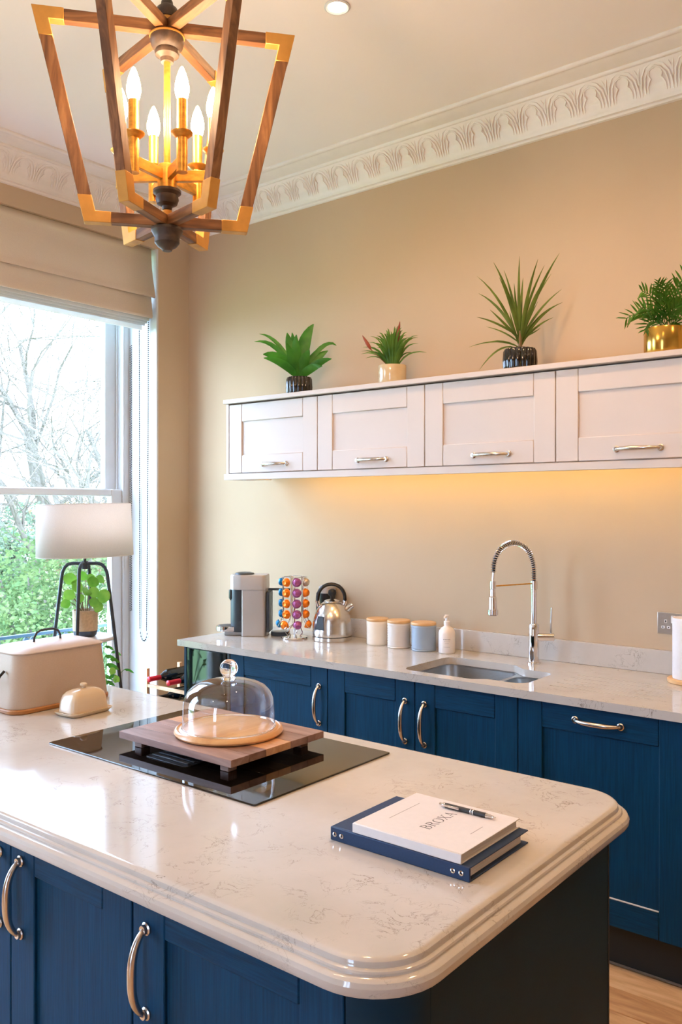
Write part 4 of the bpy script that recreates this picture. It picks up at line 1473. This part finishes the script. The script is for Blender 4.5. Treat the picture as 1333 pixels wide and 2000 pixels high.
# soap
sp_ = thing('soap_bottle', 'white pump soap bottle with faint label, right of the canisters', 'bottle', (-2.022, 3.292, WT))
MB().lathe([(0, 0), (.034, 0), (.0375, .004), (.0375, .088), (.035, .100), (.026, .112), (.0135, .119), (.0125, .124), (0, .124)], 36).build('bottle', M['soap'], sp_, local=True, smooth=50)
MB().lathe([(0, .1242), (.0135, .1242), (.0135, .142), (.0075, .144), (.0075, .156), (.010, .157), (.010, .170), (0, .171)], 24).build('pump_collar', M['soap'], sp_, local=True)
a = rad(-78)
MB().tube([(0, 0, .165), (.026 * math.cos(a), .026 * math.sin(a), .164), (.033 * math.cos(a), .033 * math.sin(a), .158)], [.006, .005, .004], 10).build('nozzle', M['soap'], sp_, local=True)
lm = MB()
fa = math.atan2(-3.292, 2.022)
for (zz, wd, hh) in ((.062, .9, .004), (.054, .7, .0015), (.046, .5, .0015), (.030, .8, .0015)):
    for i in range(7):
        a0 = fa - wd / 2 + wd * i / 7
        a1 = a0 + wd / 7 * .62
        R0 = .03768
        lm.add([(R0 * math.cos(a0), R0 * math.sin(a0), zz), (R0 * math.cos(a1), R0 * math.sin(a1), zz), (R0 * math.cos(a1), R0 * math.sin(a1), zz + hh), (R0 * math.cos(a0), R0 * math.sin(a0), zz + hh)], [(0, 1, 2, 3)])
lm.build('label_print', M['faint_ink'], sp_, local=True, smooth=0, recalc=False)

# kettle
KX, KY = -2.663, 3.262
kt = thing('kettle', 'shiny steel dome kettle with black arched handle on the rear worktop', 'kettle', (KX, KY, WT), YAW)
MB().lathe([(0, 0), (.096, 0), (.0985, .003), (.0985, .020), (0, .020)], 56).build('base_ring', M['steel_polished'], kt, local=True)
MB().lathe([(0, .0203), (.0955, .0203), (.0955, .0235), (0, .0235)], 56).build('seam', M['black_plastic'], kt, local=True)
MB().lathe([(0, .0237), (.0975, .0237), (.0985, .028), (.0985, .048), (.097, .052), (.0965, .075), (.092, .105), (.083, .135), (.070, .160), (.055, .178), (.042, .187), (0, .187)], 64).build('body', M['steel_polished'], kt, local=True, smooth=50)
kl = MB().lathe([(0, .1872), (.041, .1872), (.040, .192), (.028, .198), (.012, .201), (0, .2015)], 40).build('lid', M['steel_polished'], kt, local=True, smooth=50)
MB().lathe([(0, .2010), (.009, .2015), (.009, .212), (.018, .220), (.021, .232), (.018, .244), (.009, .250), (0, .251)], 24).build('knob', M['black_plastic'], kl, local=True, smooth=60)
hp = []
for i in range(17):
    a = PI * i / 16
    hp.append((-.068 * math.cos(a) - .004, 0, .192 + .082 * math.sin(a) ** .8))
MB().tube(hp, .0088, 12, flat=((0, 1, 0), 1.5)).build('handle', M['black_plastic'], kt, local=True)
for s in (-1, 1):
    MB().tube([(s * .060 - .004, 0, .166), (s * .069 - .004, 0, .196)], .011, 12).build('handle_bracket', M['chrome'], kt, local=True)
MB().tube([(.066, .0, .142), (.085, 0, .160), (.102, 0, .171)], [.019, .0165, .0145], 16).build('spout', M['chrome'], kt, local=True)
MB().loft([[(-.080 + .001, -.0575, .062), (-.040, -.0905, .062), (-.044, -.079, .118), (-.066, -.060, .118)], [(-.0835, -.063, .058), (-.040, -.0935, .058), (-.043, -.0815, .124), (-.0685, -.063, .124)]]).build('water_window', M['grey_plastic'], kt, local=True)

# coffee machine: forward axis = local -x
CMX, CMY = -3.075, 3.137
cm = thing('coffee_machine', 'silver and black capsule coffee machine at the left end of the worktop', 'coffee machine', (CMX, CMY, WT), YAW - rad(6))
# silver shell wrapping the right part of the body
shell = [(-.055, -.066), (.062, -.060), (.068, -.03), (.068, .062), (-.055, .066)]
MB().loft([[(x, y, .0) for x, y in fillet(shell, .012, 4)], [(x, y, .236) for x, y in fillet(shell, .012, 4)]]).build('body', M['silver_plastic'], cm, local=True, bev=.002)
MB().lathe([(0, .02), (.058, .02), (.060, .03), (.060, .235), (0, .235)], 40, (-.062, 0, 0)).build('brew_column', M['grey_plastic'], cm, local=True)
head = [(-.118 + .0, -.030), (-.100, -.058), (-.055, -.070), (.064, -.064), (.070, -.03), (.070, .064), (-.055, .070), (-.100, .058), (-.118, .030)]
MB().loft([[(x, y, .2362) for x, y in fillet(head, .02, 4)], [(x, y, .302) for x, y in fillet(head, .02, 4)], [(x * .97, y * .95, .310) for x, y in fillet(head, .02, 4)]]).build('head', M['silver_plastic'], cm, local=True, smooth=50)
MB().lathe([(0, .3105), (.050, .3105), (.047, .317), (.030, .321), (0, .322)], 36, (-.050, 0, 0)).build('lid_button', M['grey_plastic'], cm, local=True)
MB().lathe([(0, .232), (.020, .232), (.021, .19), (.013, .178), (0, .178)], 20, (-.108, -.018, 0)).build('spout', M['black_plastic'], cm, local=True)
MB().lathe([(0, .022), (.058, .022), (.062, .026), (.062, .046), (.058, .048), (.054, .044), (0, .044)], 40, (-.135, -.004, 0)).build('drip_tray', M['chrome'], cm, local=True)
MB().lathe([(0, .0445), (.053, .0445), (.050, .049), (0, .05)], 32, (-.135, -.004, 0)).build('tray_grid', M['grey_plastic'], cm, local=True)
MB().box(-.150, -.06, -.03, .03, 0, .0215).build('foot', M['silver_plastic'], cm, local=True, bev=.003)
MB().box(.0685, .086, -.045, .055, .02, .225).build('tank_mount', M['grey_plastic'], cm, local=True, bev=.004)
wt_ = MB().lathe([(0, .024), (.043, .024), (.045, .03), (.046, .228)], 40, (.134, .006, 0)).build('water_tank', M['clear'], cm, local=True, smooth=60)
MB().box(.072, .184, -.006, .018, .2285, .240).build('tank_arm', M['black_plastic'], cm, local=True, bev=.004)
MB().lathe([(0, .0), (.048, .0), (.049, .004), (.049, .014), (.046, .020), (0, .020)], 40, (.134, .006, 0)).build('tank_base', M['grey_plastic'], cm, local=True)

# capsule rack
RKX, RKY = -2.840, 3.182
rk = thing('capsule_rack', 'revolving chrome wire rack holding coloured coffee capsules beside the kettle', 'rack', (RKX, RKY, WT))
MB().lathe([(0, 0), (.066, 0), (.067, .004), (.064, .009), (.03, .012), (0, .012)], 48).build('base', M['chrome'], rk, local=True)
MB().cyl(.004, .012, .302, (0, 0, 0), 10).build('spindle', M['chrome'], rk, local=True)
NCOL = 7
ca0 = -PI / 2 + YAW + rad(14)
RR = .058


def colpos(k):
    return ca0 + rad((-2, -1, 0, 1, 2, 3, 4)[k] * 360 / NCOL)


zs = [.282, .2295, .177, .1245, .076]
for k in range(NCOL):
    a = colpos(k)
    dv = Vector((math.cos(a), math.sin(a), 0))
    tv = Vector((-math.sin(a), math.cos(a), 0))
    m_ = MB()
    for s in (-1, 1):
        pth = [dv * RR + tv * s * .0235 + Vector((0, 0, z)) for z in (.306, .25, .18, .115)] + [dv * (RR + .006) + tv * s * .023 + Vector((0, 0, .095)), dv * (RR + .022) + tv * s * .018 + Vector((0, 0, .066)), dv * (RR + .030) + tv * s * .004 + Vector((0, 0, .053))]
        m_.tube(pth, .0014, 5)
    m_.tube([dv * RR + tv * .0235 + Vector((0, 0, .306)), dv * RR - tv * .0235 + Vector((0, 0, .306))], .0014, 5)
    m_.tube([Vector((0, 0, .300)), dv * RR + Vector((0, 0, .306))], .0012, 5)
    m_.tube([dv * .008 + Vector((0, 0, .07)), dv * .035 + Vector((0, 0, .05)), dv * .045 + Vector((0, 0, .026)), dv * .03 + Vector((0, 0, .012))], .0016, 5)
    m_.build('wire_column', M['chrome'], rk, local=True)
cap = [(.0215, -.0012), (.0228, 0), (.0228, .0014), (.0205, .0018), (.0195, .010), (.0165, .0165), (.011, .0205), (.0085, .0195), (0, .0185)]
cap = [(0, -.0012)] + cap
capm = {}
colours = {0: ('blue', 'blue_foil', 'leftmost'), 1: ('orange', 'orange_foil', 'front orange'), 2: ('purple', 'purple_foil', 'purple'), 3: ('orange', 'orange_foil', 'right hand orange')}
rown = ['topmost', 'second from top', 'middle', 'second from bottom', 'lowest']
for k in range(NCOL):
    if k not in colours:
        continue
    cname, cmat, colname = colours[k]
    a = colpos(k)
    for r_, zz in enumerate(zs):
        cn, cm_ = cname, cmat
        if k == 3 and r_ == 0:
            cn, cm_ = 'silver', 'silver_foil'
        tilt = rad(90) if r_ < 4 else rad(118)
        rad_ = RR + .0005 if r_ < 4 else RR + .013
        if cm_ not in capm:
            capm[cm_] = MB().lathe(cap, 22).build('coffee_capsule', M[cm_], smooth=50)
            o = capm[cm_]
        else:
            o = bpy.data.objects.new('coffee_capsule', capm[cm_].data)
            COL.objects.link(o)
        o.matrix_world = Matrix.Translation((RKX + rad_ * math.cos(a), RKY + rad_ * math.sin(a), WT + zz)) @ Matrix.Rotation(a, 4, 'Z') @ Matrix.Rotation(tilt, 4, 'Y')
        if cn == 'silver':
            lab = 'only silver coffee capsule in the rack, topmost in the right hand column'
        else:
            lab = '%s %s coffee capsule in the %s column of the rack' % (rown[r_], cn, colname)
        tag(o, lab, 'capsule', 'coffee capsules in the rack')

# milk frother behind the kettle
mf = thing('milk_frother', 'small black and silver milk frother standing behind the kettle', 'frother', (-2.785, 3.372, WT))
MB().lathe([(0, 0), (.040, 0), (.042, .006), (.040, .175), (.0415, .18), (.0415, .215), (0, .215)], 32).build('jug', M['black_plastic'], mf, local=True)
MB().lathe([(0, .2152), (.044, .2152), (.045, .222), (.043, .247), (.036, .252), (0, .253)], 32).build('lid', M['silver_plastic'], mf, local=True)
MB().box(-.066, -.038, -.014, .010, .10, .215).build('grip', M['black_plastic'], mf, local=True, bev=.006)

# double socket
so = thing('wall_socket', 'polished steel double wall socket with white switches above the worktop', 'socket', (-1.056, 3.42, 1.108))
pl = MB().box(-1.129, -.983, 3.4145, 3.4195, 1.066, 1.151).build('face_plate', M['socket_face'], so, bev=.002)
for cx in (-1.096, -1.016):
    for (dx, z0, w, h) in ((0, 1.1105, .006, .010), (-.011, 1.089, .008, .006), (.011, 1.089, .008, .006)):
        hole = MB().box(cx + dx - w * .75, cx + dx + w * .75, 3.4138, 3.4146, z0 - .001, z0 + h + .002).build('pin_surround', M['white_plastic'], pl)
        MB().box(cx + dx - w * .32, cx + dx + w * .32, 3.4132, 3.4139, z0 + .0015, z0 + h - .0005).build('pin_hole', M['slot'], pl)
for cx in (-1.0665, -1.0455):
    MB().box(cx - .0078, cx + .0078, 3.4095, 3.4146, 1.110, 1.140).build('rocker_switch', M['white_plastic'], pl, bev=.0015)

# kitchen roll
kr = thing('kitchen_roll', 'white kitchen roll on a wooden stand at the right photo edge', 'kitchen roll', (-.972, 3.295, WT))
MB().lathe([(0, 0), (.074, 0), (.077, .003), (.077, .013), (.074, .016), (0, .016)], 48).build('stand_base', M['lid_wood'], kr, local=True)
MB().lathe([(.02, .0165), (.058, .0165), (.0585, .02), (.0585, .238), (.058, .241), (.02, .241), (.02, .0165)], 48).build('paper_roll', M['paper'], kr, local=True)
MB().lathe([(0, .016), (.009, .016), (.009, .27), (.013, .275), (.013, .287), (0, .29)], 20).build('pole', M['lid_wood'], kr, local=True)

# ---- wine rack with bottles
wr = thing('wine_rack', 'pale pine wine rack standing on the floor beside the wine cooler', 'rack', (-3.47, 3.05, 0))
WX = (-3.715, -3.275)
for xx in WX:
    for yy in (2.962, 3.192):
        MB().box(xx - .012, xx + .012, yy - .010, yy + .010, 0, .690).build('post', M['rack_wood'], wr, bev=.0015, seg=1)
RZ = [.606, .511, .394, .288, .182, .076]
for zz in RZ:
    for yy in (2.962, 3.192):
        MB().box(WX[0] + .0125, WX[1] - .0125, yy - .009, yy + .009, zz - .016, zz).build('rail', M['rack_wood'], wr, bev=.0012, seg=1)
botp = [(0, 0), (.034, 0), (.037, .004), (.037, .185), (.0345, .205), (.022, .228), (.0150, .245), (.0135, .25)]
neckp = [(.0135, .25), (.0138, .2502), (.0138, .318), (.0152, .319), (.0152, .328), (.0138, .329), (0, .330)]


def bottle(x, yneck, z, foil, label, tip=0):
    b = thing('wine_bottle', label, 'bottle', (x, yneck + .33, z), group='bottles in the wine rack')
    b.rotation_euler = (PI / 2, 0, 0)
    MB().lathe(botp, 28).build('glass_body', M['wine_glass'], b, local=True, smooth=50)
    MB().lathe(neckp, 20).build('foil', M[foil], b, local=True, smooth=50)


zr = RZ[0] + .0372
bottle(-3.650, 2.918, zr, 'red_foil', 'wine bottle with bright red foil, lying at the left of the top rack row')
bottle(-3.490, 2.918, zr, 'red_foil', 'wine bottle with dull red foil, lying nearer the cooler in the top row')
bottle(-3.590, 2.918, RZ[1] + .0372, 'black_foil', 'wine bottle with black foil, lying in the rack row below the red ones')

# ================================================================== outside
GZ = -2.6
o = MB().box(-60, wx0 - 1.3, -40, 60, GZ - .2, GZ).build('garden_ground', M['grass'])
o['kind'] = 'structure'
bal = MB().box(wx0 - 1.0, wx0 - .002, -1.6, 4.6, -.25, .05).build('balcony_slab', M['balcony'])
bal['kind'] = 'structure'
ra = thing('balcony_railing', 'dark blue iron balcony railing with clover ornaments outside the window', 'railing', (-4.9, 2.0, .05))
for z0, z1, w in ((.748, .768, .012), (.655, .667, .008), (.14, .155, .008)):
    MB().box(-4.9 - w, -4.9 + w, -1.5, 4.5, z0, z1).build('rail', M['rail_paint'], ra, bev=.002, seg=1)
orn = MB()
for (dy, dz, r) in ((0, 0, .014), (-.024, .012, .017), (.024, .012, .017), (0, -.026, .017), (-.018, -.016, .012), (.018, -.016, .012)):
    orn.lathe([(0, -.008), (r, -.008), (r, .008), (0, .008)], 12, M=Matrix.Translation((0, dy, dz)) @ Matrix.Rotation(PI / 2, 4, 'Y'))
orn_o = orn.build('clover_ornament', M['rail_paint'], ra, local=True)
bal_o = MB().cyl(.007, .155, .655, (0, 0, 0), 8).build('baluster', M['rail_paint'], ra, local=True)
first = True
yy = -1.4
k = 0
while yy < 4.5:
    oo = orn_o if first else dup(orn_o, ra)
    oo.location = (0, yy + .06 - 2.0, .715 - .05)
    oo = bal_o if first else dup(bal_o, ra)
    oo.location = (0, yy - 2.0, -.05)
    dup(bal_o, ra).location = (0, yy + .12 - 2.0, -.05)
    first = False
    yy += .24


def bush(center, rx, ry, rz, n, m_, label, seed, leaf=.07, name='garden_shrub'):
    random.seed(seed)
    r = thing(name, label, 'shrub', (center[0], center[1], GZ))
    lm = MB()
    blobs = [(random.gauss(0, .45), random.gauss(0, .45), random.uniform(-.5, .75), random.uniform(.3, .55)) for _ in range(16)]
    for i in range(n):
        bx_, by_, bz_, br = random.choice(blobs)
        a, e_ = random.uniform(0, 2 * PI), math.asin(random.uniform(-1, 1))
        q = br * random.uniform(.75, 1.05)
        p = Vector((center[0] + rx * (bx_ + q * math.cos(a) * math.cos(e_)), center[1] + ry * (by_ + q * math.sin(a) * math.cos(e_)), center[2] + rz * (bz_ + q * math.sin(e_))))
        d = Vector((random.gauss(0, 1), random.gauss(0, 1), random.gauss(0, .6))).normalized()
        s_ = d.cross(Vector((random.gauss(0, 1), random.gauss(0, 1), random.gauss(0, 1)))).normalized()
        l_ = leaf * random.uniform(.6, 1.4)
        lm.add([p, p + d * l_ * .5 + s_ * l_ * .28, p + d * l_, p + d * l_ * .5 - s_ * l_ * .28], [(0, 1, 2, 3)])
    lm.build('foliage', m_, r, smooth=0, recalc=False, kind='stuff')
    tm = MB()
    for k_ in range(5):
        a = k_ * 1.3
        tm.tube([(center[0] + .1 * math.cos(a), center[1] + .1 * math.sin(a), GZ), (center[0] + rx * .25 * math.cos(a), center[1] + ry * .25 * math.sin(a), center[2]), (center[0] + rx * .5 * math.cos(a), center[1] + ry * .5 * math.sin(a), center[2] + rz * .6)], [.06, .04, .015], 6)
    tm.build('branches', M['bark'], r)
    return r


def along(u, dist, z):
    """a point in the garden seen in direction u (pixels from the left) at a distance"""
    a_ = (u - 667) / 1668.0
    return (CF.x * dist + CR.x * dist * a_, CF.y * dist + CR.y * dist * a_, z)


bush(along(60, 12, -.3), 1.6, 1.5, 1.5, 14000, M['hedge1'], 'green leafy shrub in the garden, in the middle of the window view', 1, .07)
bush(along(-60, 9.4, -1.5), 1.2, 1.2, .9, 9000, M['hedge2'], 'yellow green low shrub at the lower left of the window view', 2, .06)
bush(along(0, 22, .0), 2.4, 2.0, 1.5, 13000, M['hedge3'], 'pale grey green tall shrub behind the nearer garden shrubs', 3, .11)
bush(along(175, 9.6, -1.3), 1.1, 1.1, 1.0, 10000, M['hedge1'], 'green shrub behind the lamp and the round leaved plant', 4, .06)
bush(along(170, 25, .1), 2.6, 2.2, 1.6, 12000, M['hedge4'], 'russet tinged tall shrub at the right of the window view', 5, .12)
bush(along(50, 7.4, -1.5), 1.0, .9, .7, 9000, M['hedge2'], 'low yellow green shrub just beyond the balcony railing', 6, .05)
bush(along(-190, 16, -.3), 2.4, 2.2, 1.7, 11000, M['hedge1'], 'large green shrub far off at the left of the garden', 8, .11)


def tree(base, h, seed, label, lean=(0, 0)):
    random.seed(seed)
    r = thing('bare_tree', label, 'tree', base, group=None)
    tk, br = MB(), MB()

    def grow(p, d, L, rad0, lvl):
        pts, rs = [p], [rad0]
        cur, dd = p, d
        n = 4 if lvl < 3 else 3
        for i in range(n):
            dd = (dd + Vector((random.gauss(0, .18), random.gauss(0, .18), random.gauss(.03, .12)))).normalized()
            cur = cur + dd * L / n
            pts.append(cur)
            rs.append(max(.006, rad0 * (1 - .45 * (i + 1) / n)))
        (tk if lvl < 1 else br).tube(pts, rs, 6 if lvl < 2 else 3, cap=False)
        if lvl >= 5:
            return
        for _ in range((4, 4, 4, 4, 5)[lvl]):
            k_ = random.randint(1, n)
            q = Vector((random.gauss(0, 1), random.gauss(0, 1), random.gauss(.1, .6))).normalized()
            nd = (dd * .7 + q * .75).normalized()
            grow(pts[k_], nd, L * random.uniform(.58, .78), rs[k_] * .62, lvl + 1)
    b0 = Vector(base)
    grow(b0, Vector((lean[0], lean[1], 1)).normalized(), h * .40, h * .016, 0)
    tk.build('trunk', M['bark'], r, recalc=False)
    br.build('branches', M['bark'], r, recalc=False, smooth=0, kind='stuff')


tree(along(205, 14, GZ), 10.0, 4, 'bare winter tree at the right of the window, branches reaching highest')
tree(along(120, 22, GZ), 14.5, 33, 'bare winter tree in the middle of the window view, behind the lamp shade')
tree(along(10, 17, GZ), 10.5, 21, 'bare winter tree at the left edge of the window view')
tree(along(165, 27, GZ), 17.0, 50, 'bare winter tree farthest off, behind the russet shrub')
